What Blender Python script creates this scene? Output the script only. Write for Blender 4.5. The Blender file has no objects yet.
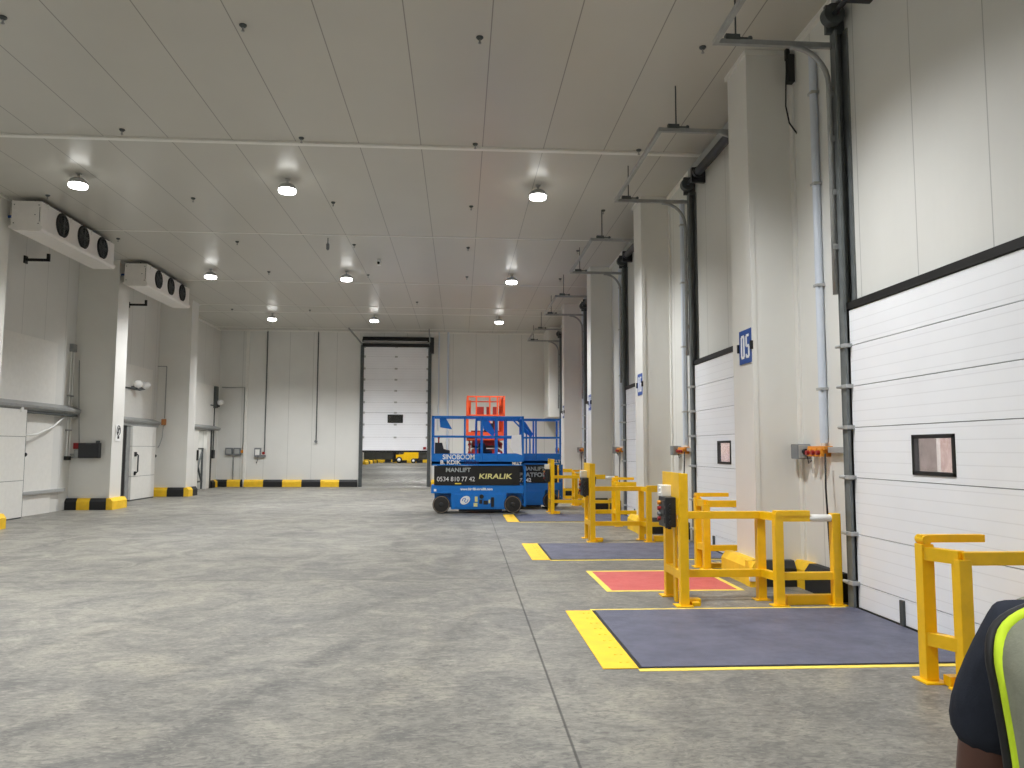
import bpy, bmesh, math, random
from mathutils import Vector, Matrix
random.seed(7)
SC = bpy.context.scene
COL = SC.collection
PI = math.pi

# ------------------------------------------------------------------ materials
def lin(c):
    def f(u):
        u /= 255.0
        return u / 12.92 if u <= 0.04045 else ((u + 0.055) / 1.055) ** 2.4
    return (f(c[0]), f(c[1]), f(c[2]), 1.0)

class NT:
    """tiny node helper"""
    def __init__(s, name):
        s.m = bpy.data.materials.new(name); s.m.use_nodes = True
        s.t = s.m.node_tree; s.b = s.t.nodes['Principled BSDF']
    def n(s, typ, **kw):
        nd = s.t.nodes.new(typ)
        for k, v in kw.items():
            setattr(nd, k, v)
        return nd
    def put(s, sock, v):
        if hasattr(v, 'is_output'):
            s.t.links.new(v, sock)
        else:
            sock.default_value = v
    def math(s, op, a, b=None, c=None):
        nd = s.n('ShaderNodeMath', operation=op)
        s.put(nd.inputs[0], a)
        if b is not None: s.put(nd.inputs[1], b)
        if c is not None: s.put(nd.inputs[2], c)
        return nd.outputs[0]
    def noise(s, vec, scale, detail=4, rough=0.55, dist=0.0):
        nd = s.n('ShaderNodeTexNoise')
        if vec is not None: s.put(nd.inputs['Vector'], vec)
        nd.inputs['Scale'].default_value = scale; nd.inputs['Detail'].default_value = detail
        nd.inputs['Roughness'].default_value = rough; nd.inputs['Distortion'].default_value = dist
        return nd.outputs['Fac']
    def mix(s, f, a, b):
        nd = s.n('ShaderNodeMix', data_type='RGBA')
        s.put(nd.inputs[0], f); s.put(nd.inputs[6], a); s.put(nd.inputs[7], b)
        return nd.outputs[2]
    def ramp(s, f, lo, hi, a=0.0, b=1.0):
        nd = s.n('ShaderNodeMapRange', clamp=True)
        s.put(nd.inputs[0], f)
        for i, v in enumerate((lo, hi, a, b)): nd.inputs[i + 1].default_value = v
        return nd.outputs[0]
    def pos(s):
        g = s.n('ShaderNodeNewGeometry'); x = s.n('ShaderNodeSeparateXYZ')
        s.t.links.new(g.outputs['Position'], x.inputs[0])
        y = s.n('ShaderNodeSeparateXYZ'); s.t.links.new(g.outputs['True Normal'], y.inputs[0])
        return g.outputs['Position'], x.outputs, y.outputs
    def line(s, coord, pitch, off, w):
        """1 inside a joint line of half width w repeated every pitch"""
        u = s.math('DIVIDE', s.math('SUBTRACT', coord, off), pitch)
        d = s.math('ABSOLUTE', s.math('SUBTRACT', s.math('FRACT', s.math('ADD', u, 0.5)), 0.5))
        return s.ramp(s.math('MULTIPLY', d, pitch), w * 0.6, w * 1.4, 1.0, 0.0)
    def bump(s, h, strength, dist=0.01):
        nd = s.n('ShaderNodeBump'); nd.inputs['Strength'].default_value = strength
        nd.inputs['Distance'].default_value = dist
        s.put(nd.inputs['Height'], h); s.t.links.new(nd.outputs[0], s.b.inputs['Normal'])

def simple(name, rgb, rough=0.5, metal=0.0, var=0.10, nscale=9.0, spec=0.5, bump=0.0):
    k = NT(name); c = lin(rgb)
    tc = k.n('ShaderNodeTexCoord').outputs['Object']
    f = k.noise(tc, nscale, 4)
    d = tuple(v * (1 - var) for v in c[:3]) + (1,)
    e = tuple(min(1, v * (1 + var)) for v in c[:3]) + (1,)
    k.put(k.b.inputs['Base Color'], k.mix(k.ramp(f, 0.3, 0.7), d, e))
    k.put(k.b.inputs['Roughness'], k.ramp(f, 0.2, 0.8, max(0.02, rough - 0.06), min(1, rough + 0.06)))
    k.b.inputs['Metallic'].default_value = metal
    k.b.inputs['Specular IOR Level'].default_value = spec
    if bump: k.bump(k.noise(tc, nscale * 12, 3), bump, 0.002)
    return k.m

def panel_material(name, rgb, pitch=1.0, off=0.0, rough=0.35, seam=True, seam_dark=0.45):
    k = NT(name); P, X, N = k.pos(); c = lin(rgb)
    side = k.math('GREATER_THAN', k.math('ABSOLUTE', N[1]), 0.5)      # faces +-Y read along X, the others along Y
    u = k.math('ADD', k.math('MULTIPLY', X[0], side), k.math('MULTIPLY', X[1], k.math('SUBTRACT', 1.0, side)))
    f = k.noise(P, 1.3, 4)
    base = k.mix(k.ramp(f, 0.3, 0.7), tuple(v * 0.95 for v in c[:3]) + (1,), c)
    rib = k.math('SINE', k.math('MULTIPLY', u, 2 * PI / 0.10))
    if seam:
        s = k.line(u, pitch, off, 0.006)
        base = k.mix(s, base, tuple(v * seam_dark for v in c[:3]) + (1,))
        k.bump(k.math('SUBTRACT', k.math('MULTIPLY', rib, 0.12), s), 0.25, 0.004)
    else:
        k.bump(k.math('MULTIPLY', rib, 0.12), 0.25, 0.004)
    k.put(k.b.inputs['Base Color'], base)
    k.put(k.b.inputs['Roughness'], k.ramp(f, 0.2, 0.8, rough - 0.05, rough + 0.06))
    return k.m

M = {}
M['wall'] = panel_material('white_insulated_panel', (224, 224, 220), 1.0, 0.665, seam_dark=0.6)
M['pillar'] = panel_material('white_pillar_cladding', (227, 226, 221), seam=False)
M['trim'] = simple('white_trim', (232, 231, 226), 0.35, var=0.03)
M['door'] = None
M['galv'] = simple('galvanised_steel', (158, 160, 160), 0.4, 0.35, 0.12)
M['dark_steel'] = simple('dark_steel', (80, 85, 86), 0.45, 0.2, 0.15)
M['post_steel'] = simple('dull_galvanised_post', (112, 117, 118), 0.45, 0.2, 0.12)
M['black'] = simple('black_rubber', (24, 24, 25), 0.55, 0, 0.2)
M['black_plastic'] = simple('black_plastic', (38, 40, 44), 0.4, 0, 0.1)
M['yellow'] = simple('yellow_enamel', (246, 194, 16), 0.38, 0, 0.06)
M['kerb_yellow'] = simple('yellow_kerb_paint', (240, 194, 40), 0.55, 0, 0.10, 6)
M['kerb_black'] = simple('black_kerb_paint', (28, 29, 31), 0.6, 0, 0.2, 6)
M['line_yellow'] = simple('yellow_floor_paint', (238, 212, 90), 0.6, 0, 0.12, 8)
M['white_plastic'] = simple('white_plastic', (235, 235, 232), 0.4, 0, 0.03)
M['cooler'] = simple('white_sheet_metal', (232, 228, 224), 0.4, 0, 0.03)
M['grey_box'] = simple('grey_plastic', (120, 124, 128), 0.45, 0, 0.06)
M['light_grey'] = simple('light_grey_metal', (176, 178, 178), 0.4, 0.2, 0.06)
M['copper'] = simple('brown_orange_plastic', (190, 128, 78), 0.5, 0, 0.06)
M['orange'] = simple('orange_plastic', (226, 148, 46), 0.45, 0, 0.06)
M['red'] = simple('red_plastic', (150, 26, 30), 0.4, 0, 0.06)
M['blue'] = simple('blue_machine_paint', (20, 116, 204), 0.35, 0, 0.06)
M['blue_dark'] = simple('blue_sign_paint', (20, 72, 150), 0.4, 0, 0.04)
M['blue_pipe'] = simple('pale_blue_pipe', (206, 214, 226), 0.4, 0, 0.03)
M['lift_orange'] = simple('orange_machine_paint', (226, 88, 44), 0.4, 0, 0.1)
M['lift_red'] = simple('red_machine_paint', (150, 40, 30), 0.45, 0, 0.15)
M['white_ink'] = simple('white_lettering', (240, 240, 240), 0.5, 0, 0.02)
M['pale_yellow_ink'] = simple('pale_yellow_lettering', (226, 220, 150), 0.5, 0, 0.04)
M['grey_ink'] = simple('grey_lettering', (170, 176, 176), 0.5, 0, 0.04)
M['navy_ink'] = simple('navy_lettering', (40, 50, 110), 0.5, 0, 0.04)
M['tyre'] = simple('grey_tyre', (40, 38, 37), 0.75, 0, 0.15)
M['tyre_rim'] = simple('tyre_sidewall', (128, 116, 104), 0.75, 0, 0.12)
M['paper'] = simple('white_paper', (240, 240, 245), 0.7, 0, 0.02)
M['glass_globe'] = simple('white_globe', (244, 244, 242), 0.25, 0, 0.02)
M['skin'] = simple('brown_skin', (84, 54, 44), 0.55, 0, 0.08, 14, bump=0.1)
M['navy_cloth'] = simple('navy_cotton', (42, 46, 56), 0.9, 0, 0.14, 30, 0.2, bump=0.35)
M['dark_cloth'] = simple('dark_trousers', (34, 32, 36), 0.9, 0, 0.15, 30, 0.2, bump=0.35)
M['vest_grey'] = simple('grey_vest_fabric', (136, 138, 122), 0.8, 0, 0.10, 16, 0.25, bump=0.4)
M['lime'] = simple('lime_piping', (206, 236, 44), 0.7, 0, 0.05, 30)
M['hair'] = simple('black_hair', (22, 19, 18), 0.6, 0, 0.3, 40)
M['tread'] = simple('stainless', (168, 168, 166), 0.35, 0.7, 0.1)

def emit(name, rgb, s):
    k = NT(name); k.b.inputs['Base Color'].default_value = lin(rgb)
    k.b.inputs['Emission Color'].default_value = lin(rgb); k.b.inputs['Emission Strength'].default_value = s
    f = k.noise(k.n('ShaderNodeTexCoord').outputs['Object'], 20)
    k.put(k.b.inputs['Roughness'], k.ramp(f, 0, 1, 0.3, 0.4))
    return k.m
M['lamp'] = emit('lamp_lens', (255, 255, 250), 10)
M['red_glow'] = M['red']

def mk_ceiling():
    k = NT('grey_white_ceiling_panel'); P, X, N = k.pos(); c = lin((195, 193, 185))
    f = k.noise(P, 0.8, 4)
    base = k.mix(k.ramp(f, 0.3, 0.7), tuple(v * 0.96 for v in c[:3]) + (1,), c)
    s = k.line(X[0], 1.032, 0.335, 0.007)
    base = k.mix(s, base, tuple(v * 0.42 for v in c[:3]) + (1,))
    k.put(k.b.inputs['Base Color'], base)
    k.put(k.b.inputs['Roughness'], k.ramp(f, 0.0, 1.0, 0.29, 0.32))
    k.bump(s, -0.2, 0.004)
    return k.m
M['ceiling'] = mk_ceiling()

def mk_floor():
    k = NT('worn_concrete_floor'); P, X, N = k.pos()
    def mapped(sc, rz):
        mp = k.n('ShaderNodeMapping'); mp.inputs['Scale'].default_value = sc; mp.inputs['Rotation'].default_value = (0, 0, rz)
        k.t.links.new(P, mp.inputs[0]); return mp.outputs[0]
    a = k.noise(P, 0.30, 5, 0.6); b = k.noise(P, 1.5, 9, 0.72, 0.8); c = k.noise(P, 22, 6, 0.75)
    d = k.noise(mapped((1.0, 2.6, 1), 0.5), 2.2, 8, 0.72, 1.6)
    e = k.noise(mapped((1.0, 2.2, 1), -0.4), 8.0, 6, 0.7, 2.2)
    col = k.mix(k.ramp(a, 0.35, 0.65), lin(FLOOR_A), lin(FLOOR_B))
    col = k.mix(k.ramp(b, 0.47, 0.66, 0, 0.7), col, lin((86, 86, 85)))
    col = k.mix(k.ramp(b, 0.32, 0.47, 0.65, 0), col, lin((162, 157, 143)))
    col = k.mix(k.ramp(d, 0.50, 0.70, 0, 0.6), col, lin((84, 84, 83)))
    col = k.mix(k.ramp(d, 0.30, 0.45, 0.5, 0), col, lin((156, 152, 141)))
    col = k.mix(k.ramp(e, 0.50, 0.64, 0, 0.75), col, lin((82, 81, 79)))
    col = k.mix(k.ramp(e, 0.34, 0.47, 0.65, 0), col, lin((154, 150, 140)))
    col = k.mix(k.ramp(c, 0.50, 0.68, 0, 0.5), col, lin((84, 82, 79)))
    # tyre marks sweeping towards the docks
    tot = None
    for (x0, y0, m, q, ya, yb, w) in ((-2.41, 4.98, 0.40, 0.02, 2.5, 9.5, 0.10), (-1.565, 4.47, 0.24, 0.03, 3.0, 8.0, 0.12), (-1.05, 14.0, 0.0, 0.05, 9.8, 19.0, 0.13),
                                      (0.17, 14.2, 0.02, -0.022, 9.5, 18.0, 0.13), (-4.3, 5.2, 0.55, 0.02, 3.0, 9.0, 0.10), (-3.9, 13.5, 0.35, 0.03, 9.0, 22.0, 0.15), (-0.55, 5.2, 0.36, -0.03, 4.5, 8.8, 0.11)):
        dy = k.math('SUBTRACT', X[1], y0)
        cx = k.math('ADD', k.math('MULTIPLY', dy, m), k.math('MULTIPLY', k.math('MULTIPLY', dy, dy), q))
        u = k.math('ABSOLUTE', k.math('SUBTRACT', k.math('SUBTRACT', X[0], x0), cx))
        u = k.math('ADD', u, k.math('MULTIPLY', k.math('SUBTRACT', d, 0.5), 0.10))
        g = k.math('MULTIPLY', k.ramp(u, w * 0.4, w * 1.25, 1, 0), k.math('MULTIPLY', k.ramp(X[1], ya, ya + 1.2), k.ramp(X[1], yb - 1.5, yb, 1, 0)))
        tot = g if tot is None else k.math('MAXIMUM', tot, g)
    tot = k.math('MULTIPLY', tot, k.ramp(b, 0.30, 0.58, 0.25, 0.75))
    col = k.mix(k.math('MULTIPLY', tot, k.ramp(e, 0.35, 0.6, 0.12, 0.5)), col, lin((62, 62, 61)))
    # saw-cut joints: one along the hall, a few across
    j1 = k.line(k.math('SUBTRACT', X[0], k.math('MULTIPLY', X[1], 0.008)), 7.6, 0.595, 0.008)
    j2 = k.math('MULTIPLY', k.line(X[1], 9.6, 9.85, 0.014), k.ramp(X[0], 0.62, 0.66, 1, 0))
    j = k.math('MAXIMUM', j1, k.math('MULTIPLY', j2, 0.8))
    col = k.mix(k.math('MULTIPLY', j, 0.8), col, lin((46, 45, 43)))
    k.put(k.b.inputs['Base Color'], col)
    k.put(k.b.inputs['Roughness'], k.ramp(b, 0.3, 0.7, 0.36, 0.54))
    k.b.inputs['Specular IOR Level'].default_value = 0.45
    k.bump(k.math('SUBTRACT', k.math('ADD', k.math('MULTIPLY', c, 0.3), k.math('MULTIPLY', e, 0.3)), j), 0.12, 0.004)
    return k.m
FLOOR_A, FLOOR_B = (114, 112, 107), (142, 139, 129)
M['floor'] = mk_floor()

def mk_door():
    k = NT('white_ribbed_door_panel'); P, X, N = k.pos(); c = lin((247, 249, 254))
    s = k.line(X[2], 0.105, 0.03, 0.004)
    f = k.noise(P, 1.5, 4)
    base = k.mix(k.ramp(f, 0.3, 0.7), tuple(v * 0.96 for v in c[:3]) + (1,), c)
    k.put(k.b.inputs['Base Color'], k.mix(k.math('MULTIPLY', s, 0.22), base, tuple(v * 0.5 for v in c[:3]) + (1,)))
    k.put(k.b.inputs['Roughness'], k.ramp(f, 0.2, 0.8, 0.32, 0.42))
    k.bump(s, -0.35, 0.004)
    return k.m
M['door'] = mk_door()

def mk_plate(name, rgb, var):
    k = NT(name); P, X, N = k.pos(); c = lin(rgb)
    a = k.math('SINE', k.math('MULTIPLY', k.math('ADD', X[0], X[1]), 2 * PI / 0.034))
    b = k.math('SINE', k.math('MULTIPLY', k.math('SUBTRACT', X[0], X[1]), 2 * PI / 0.034))
    h = k.ramp(k.math('MULTIPLY', a, b), 0.25, 0.6)
    f = k.noise(P, 3.0, 7, 0.7); g = k.noise(P, 0.9, 4, 0.6)
    col = k.mix(k.ramp(f, 0.4, 0.75), c, tuple(v * (1 - var) for v in c[:3]) + (1,))
    col = k.mix(k.ramp(g, 0.5, 0.7, 0, 0.5), col, tuple(min(1, v * (1 + var)) for v in c[:3]) + (1,))
    k.put(k.b.inputs['Base Color'], k.mix(k.math('MULTIPLY', h, 0.25), col, tuple(v * 1.35 for v in c[:3]) + (1,)))
    k.put(k.b.inputs['Roughness'], k.ramp(f, 0.3, 0.7, 0.45, 0.65))
    k.bump(h, 0.35, 0.003)
    return k.m
M['deck'] = mk_plate('grey_chequer_plate', (88, 90, 108), 0.3)
M['red_floor'] = mk_plate('red_floor_paint', (196, 88, 84), 0.12)

def mk_hazard():
    k = NT('hazard_stripes'); P, X, N = k.pos()
    u = k.math('FRACT', k.math('DIVIDE', k.math('ADD', X[0], X[1]), 0.16))
    k.put(k.b.inputs['Base Color'], k.mix(k.math('GREATER_THAN', u, 0.5), lin((20, 20, 20)), lin((210, 190, 120))))
    k.b.inputs['Roughness'].default_value = 0.6
    return k.m
M['hazard'] = mk_hazard()

def mk_pane(name, tint, tr):
    k = NT(name); t = k.t
    out = [n for n in t.nodes if n.type == 'OUTPUT_MATERIAL'][0]
    tb = k.n('ShaderNodeBsdfTransparent'); tb.inputs[0].default_value = tint
    gb = k.n('ShaderNodeBsdfGlossy'); gb.inputs['Roughness'].default_value = 0.08; gb.inputs[0].default_value = (0.9, 0.9, 0.9, 1)
    mx = k.n('ShaderNodeMixShader'); mx.inputs[0].default_value = tr
    t.links.new(tb.outputs[0], mx.inputs[1]); t.links.new(gb.outputs[0], mx.inputs[2]); t.links.new(mx.outputs[0], out.inputs[0])
    return k.m
M['pane'] = mk_pane('acrylic_pane', (0.85, 0.83, 0.82, 1), 0.10)
M['smoke_pane'] = mk_pane('smoked_pane', (0.35, 0.36, 0.37, 1), 0.15)

def mk_trailer():
    k = NT('weathered_trailer_side'); P, X, N = k.pos()
    f = k.noise(P, 6, 8, 0.75, 1.2); g = k.noise(P, 25, 4, 0.7)
    col = k.mix(k.ramp(f, 0.35, 0.65), lin((228, 205, 198)), lin((186, 160, 154)))
    k.put(k.b.inputs['Base Color'], k.mix(k.ramp(g, 0.45, 0.7, 0, 0.5), col, lin((240, 228, 224))))
    k.b.inputs['Roughness'].default_value = 0.7
    return k.m
M['trailer'] = mk_trailer()
M['trailer_grey'] = simple('weathered_grey_panel', (150, 138, 136), 0.7, 0, 0.3, 7)

# ------------------------------------------------------------------ mesh builder
class B:
    def __init__(s):
        s.bm = bmesh.new(); s.smooth = False
    def _mi(s, faces, mi):
        for f in faces: f.material_index = mi
    def box(s, x0, x1, y0, y1, z0, z1, bevel=0.0, mi=0, mat=None):
        r = bmesh.ops.create_cube(s.bm, size=1.0)
        vs = r['verts']
        for v in vs:
            v.co = Vector(((x0 + x1) / 2 + v.co.x * (x1 - x0), (y0 + y1) / 2 + v.co.y * (y1 - y0), (z0 + z1) / 2 + v.co.z * (z1 - z0)))
        if mat is not None:
            for v in vs: v.co = mat @ v.co
        fs = list({f for v in vs for f in v.link_faces}); s._mi(fs, mi)
        if bevel > 0:
            es = list({e for v in vs for e in v.link_edges})
            bmesh.ops.bevel(s.bm, geom=es, offset=bevel, segments=2, profile=0.7, affect='EDGES', material=-1)
        return s
    def beam(s, a, b, w, h, mi=0, bevel=0.0):
        """square bar from a to b, w across (horizontal), h in the other direction"""
        a, b = Vector(a), Vector(b); d = b - a; L = d.length; d.normalize()
        up = Vector((0, 0, 1)) if abs(d.z) < 0.95 else Vector((0, 1, 0))
        x = d.cross(up).normalized(); z = x.cross(d)
        m = Matrix(((x.x, d.x, z.x, a.x), (x.y, d.y, z.y, a.y), (x.z, d.z, z.z, a.z), (0, 0, 0, 1)))
        return s.box(-w / 2, w / 2, 0, L, -h / 2, h / 2, bevel, mi, m)
    def cyl(s, a, b, r, r2=None, seg=16, mi=0, cap=True):
        a, b = Vector(a), Vector(b); d = b - a
        q = Vector((0, 0, 1)).rotation_difference(d.normalized()).to_matrix().to_4x4()
        r_ = bmesh.ops.create_cone(s.bm, cap_ends=cap, segments=seg, radius1=r, radius2=r if r2 is None else r2, depth=d.length)
        for v in r_['verts']: v.co = q @ v.co + (a + b) / 2
        s._mi({f for v in r_['verts'] for f in v.link_faces}, mi)
        return s
    def tube(s, pts, r, seg=8, mi=0):
        pts = [Vector(p) for p in pts]; rings = []
        n = len(pts); prev = None
        for i, p in enumerate(pts):
            t = (pts[min(i + 1, n - 1)] - pts[max(i - 1, 0)]).normalized()
            if prev is None:
                u = t.orthogonal().normalized()
            else:
                u = (prev - t * prev.dot(t)).normalized()
            prev = u; w = t.cross(u)
            rings.append([s.bm.verts.new(p + u * (r * math.cos(2 * PI * k / seg)) + w * (r * math.sin(2 * PI * k / seg))) for k in range(seg)])
        fs = []
        for i in range(n - 1):
            for k in range(seg):
                fs.append(s.bm.faces.new((rings[i][k], rings[i][(k + 1) % seg], rings[i + 1][(k + 1) % seg], rings[i + 1][k])))
        fs.append(s.bm.faces.new(rings[0][::-1])); fs.append(s.bm.faces.new(rings[-1]))
        for f in fs[:-2]: f.smooth = True
        s._mi(fs, mi); return s
    def prism(s, poly, axis, a, b, mi=0):
        """extrude a 2-D polygon along an axis ('x': poly is (y,z); 'y': (x,z); 'z': (x,y))"""
        def P(p, t):
            return {'x': (t, p[0], p[1]), 'y': (p[0], t, p[1]), 'z': (p[0], p[1], t)}[axis]
        A = [s.bm.verts.new(P(p, a)) for p in poly]; C = [s.bm.verts.new(P(p, b)) for p in poly]
        n = len(poly); fs = [s.bm.faces.new(A), s.bm.faces.new(C[::-1])]
        for i in range(n):
            fs.append(s.bm.faces.new((A[i], C[i], C[(i + 1) % n], A[(i + 1) % n])))
        s._mi(fs, mi); return s
    def lathe(s, prof, seg=24, mi=0, c=(0, 0, 0), axis='z'):
        rings = []
        for r, h in prof:
            ring = []
            for k in range(seg):
                a = 2 * PI * k / seg; u, v = r * math.cos(a), r * math.sin(a)
                p = {'z': (u, v, h), 'x': (h, u, v), 'y': (u, h, v)}[axis]
                ring.append(s.bm.verts.new(Vector(p) + Vector(c)))
            rings.append(ring)
        fs = []
        for i in range(len(rings) - 1):
            for k in range(seg):
                f = s.bm.faces.new((rings[i][k], rings[i][(k + 1) % seg], rings[i + 1][(k + 1) % seg], rings[i + 1][k])); f.smooth = True; fs.append(f)
        fs.append(s.bm.faces.new(rings[0][::-1])); fs.append(s.bm.faces.new(rings[-1]))
        s._mi(fs, mi); return s
    def ball(s, c, r, sc=(1, 1, 1), mi=0, seg=16):
        q = bmesh.ops.create_uvsphere(s.bm, u_segments=seg, v_segments=max(6, seg // 2), radius=r)
        for v in q['verts']: v.co = Vector((v.co.x * sc[0], v.co.y * sc[1], v.co.z * sc[2])) + Vector(c)
        fs = {f for v in q['verts'] for f in v.link_faces}
        for f in fs: f.smooth = True
        s._mi(fs, mi); return s
    def build(s, name, mats, parent=None, loc=None):
        bmesh.ops.recalc_face_normals(s.bm, faces=s.bm.faces)
        me = bpy.data.meshes.new(name); s.bm.to_mesh(me); s.bm.free()
        for m in (mats if isinstance(mats, (list, tuple)) else [mats]):
            me.materials.append(M[m] if isinstance(m, str) else m)
        o = bpy.data.objects.new(name, me); COL.objects.link(o)
        if parent is not None: o.parent = parent
        if loc is not None: o.location = loc
        return o

def tag(o, label=None, cat=None, group=None, kind=None):
    if label: o['label'] = label
    if cat: o['category'] = cat
    if group: o['group'] = group
    if kind: o['kind'] = kind
    return o

def thing(name, loc, label, cat, group=None, rz=0.0, kind=None):
    o = bpy.data.objects.new(name, None); COL.objects.link(o); o.empty_display_size = 0.1
    o.location = loc; o.rotation_euler = (0, 0, rz)
    return tag(o, label, cat, group, kind)

def copy_tree(o, parent=None):
    c = o.copy(); COL.objects.link(c)
    if parent is not None: c.parent = parent
    for ch in list(o.children): copy_tree(ch, c)
    return c

def copy_at(src, loc, label=None, group=None):
    c = copy_tree(src); c.location = loc
    if label: c['label'] = label
    if group: c['group'] = group
    return c

def struct(b, name, mats, parent=None):
    return tag(b.build(name, mats, parent), kind='structure')

def letters(txt, h, mat, parent, origin, right, up, depth=0.003, squeeze=1.0, bold=0.0, name='lettering', align='LEFT', shear=0.0):
    """raised flat lettering: origin = lower left, right/up = unit vectors of the face it stands on"""
    cu = bpy.data.curves.new('txt', 'FONT'); cu.body = txt; cu.size = h / 0.70; cu.extrude = depth; cu.offset = bold; cu.align_x = align; cu.shear = shear
    ob = bpy.data.objects.new('txt', cu); COL.objects.link(ob)
    dg = bpy.context.evaluated_depsgraph_get(); dg.update()
    me = bpy.data.meshes.new_from_object(ob.evaluated_get(dg))
    bpy.data.objects.remove(ob); bpy.data.curves.remove(cu)
    r, u = Vector(right).normalized(), Vector(up).normalized(); n = r.cross(u)
    for v in me.vertices:
        v.co = Vector(origin) + r * (v.co.x * squeeze) + u * v.co.y + n * v.co.z
    me.materials.clear(); me.materials.append(M[mat])
    o = bpy.data.objects.new(name, me); COL.objects.link(o); o.parent = parent
    return o

# ------------------------------------------------------------------ camera (from the vanishing point)
F = 770.0; CH = 1.62; VP = (460.0, 449.0); ROLL = 0.003
Yc = Vector(((VP[0] - 512) / F, -(VP[1] - 384) / F, 1.0)).normalized()
Zc = Vector((ROLL, 1.0, 0.0)); Zc.z = -(Zc.x * Yc.x + Zc.y * Yc.y) / Yc.z; Zc.normalize()
Xc = Yc.cross(Zc)
if Xc.x < 0: Xc = -Xc
cam_d = bpy.data.cameras.new('camera'); cam = bpy.data.objects.new('camera', cam_d); COL.objects.link(cam)
cam_d.sensor_fit = 'HORIZONTAL'; cam_d.sensor_width = 36.0; cam_d.lens = F * 36.0 / 1024.0; cam_d.clip_start = 0.05; cam_d.clip_end = 300
cam.matrix_world = Matrix(((Xc.x, Xc.y, -Xc.z, 0), (Yc.x, Yc.y, -Yc.z, 0), (Zc.x, Zc.y, -Zc.z, CH), (0, 0, 0, 1)))
SC.camera = cam

# ------------------------------------------------------------------ dimensions (metres)
H = 6.70
XL, XR = -10.30, 4.17
YB, YF = 33.5, -5.0
JAMB = [7.86, 13.26, 18.9, 25.0, 31.2]            # far edge of each dock door opening
DW, DH = 3.0, 3.13
LEV = [(5.80, 7.83), (11.42, 13.36), (17.35, 19.30), (23.2, 25.2), (29.3, 31.3)]
PIL = [9.22, 14.95, 20.95, 26.45]               # near face of each right-hand pillar
PX = 3.60
NAMES = ['nearest', 'second', 'third', 'fourth', 'fifth']
BEHIND = ['in front of the 05 pillar', 'between the 05 and 06 pillars', 'between the 06 and 07 pillars', 'between the 07 and 08 pillars', 'beyond the 08 pillar']

# ------------------------------------------------------------------ setting
b = B(); b.box(-14, 9, YF - 0.3, 112, -0.3, 0); struct(b, 'floor', 'floor')
b = B(); b.box(XL - 0.4, XR + 0.5, YF - 0.3, YB + 0.3, H, H + 0.2); struct(b, 'ceiling', 'ceiling')
b = B(); b.box(XL - 0.3, XR + 0.5, YF - 0.3, YF, 0, H); struct(b, 'wall_front', 'wall')
b = B()                                          # left wall with one doorway at its far end
b.box(XL - 0.25, XL, YF, 30.1, 0, H); b.box(XL - 0.25, XL, 31.9, YB + 0.6, 0, H); b.box(XL - 0.25, XL, 30.1, 31.9, 2.30, H)
struct(b, 'wall_left', 'wall')
BD0, BD1, BDH = -4.24, -1.34, 6.02               # back door opening
b = B()
b.box(-9.15, BD0, YB, YB + 0.3, 0, H); b.box(BD1, XR + 0.3, YB, YB + 0.3, 0, H); b.box(BD0, BD1, YB, YB + 0.3, BDH, H)
b.box(XL - 0.25, -9.15, YB + 0.12, YB + 0.42, 0, H)
struct(b, 'wall_back', 'wall')
b = B(); y = YF                                  # right wall, open behind each dock door
for j in JAMB:
    b.box(XR, XR + 0.2, y, j - DW + 0.08, 0, H); b.box(XR, XR + 0.2, j - DW + 0.08, j - 0.08, DH - 0.1, H); y = j - 0.08
b.box(XR, XR + 0.2, y, YB, 0, H)
struct(b, 'wall_right', 'wall')
for i, p in enumerate(PIL):
    b = B(); b.box(PX, XR, p, p + 0.70, 0, H, 0.012)
    b.box(XR - 0.03, XR, p - 0.09, p, 0, H)       # corner trim on the wall
    b.box(PX - 0.012, PX + 0.05, p - 0.012, p + 0.05, 0, H); b.box(PX - 0.03, XR, p - 0.03, p + 0.73, H - 0.06, H)
    tag(struct(b, 'pillar', 'pillar'), 'white clad pillar on the right carrying the %s sign' % ['05', '06', '07', '08'][i], 'pillar', 'right-hand pillars')
for i, p in enumerate((9.7, 15.42, 21.2, 26.9)):
    b = B(); b.box(XL, -9.25, p, p + 0.70, 0, H, 0.012); b.box(-9.30, -9.238, p - 0.012, p + 0.05, 0, H)
    b.box(XL, -9.22, p - 0.03, p + 0.73, H - 0.05, H)
    o = struct(b, 'pillar', 'pillar')
    tag(o, ['white clad left pillar outside the photo', 'white clad pillar at the left edge of the photo', 'white clad left pillar with the dark grey control box', 'white clad left pillar below the far end of the second cooler'][i], 'pillar', 'left-hand pillars')
# box column in the far right corner, raised off the floor
b = B(); b.box(3.63, 4.10, 31.5, YB, 2.95, H, 0.02); struct(b, 'trim_1', 'pillar')
b = B(); b.box(-9.17, -9.05, YB - 0.04, YB, 0, H); struct(b, 'trim_2', 'trim')
for i, (yy, w, h) in enumerate(((12.66, 0.10, 0.035), (18.25, 0.05, 0.010), (23.6, 0.05, 0.010), (27.6, 0.05, 0.012), (29.0, 0.06, 0.012), (32.7, 0.06, 0.012))):
    b = B(); b.box(XL, XR, yy - w / 2, yy + w / 2, H - h, H, 0.003); struct(b, 'trim_%d' % (i + 3), 'trim')  # some of the farther white bars stand in for bright ceiling reflections
b = B(); b.box(XL, XR, YB - 0.05, YB, H - 0.06, H); b.box(XR - 0.06, XR, YF, YB, H - 0.06, H); b.box(XL, XL + 0.06, YF, YB, H - 0.06, H)
struct(b, 'trim_9', 'trim')
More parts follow.
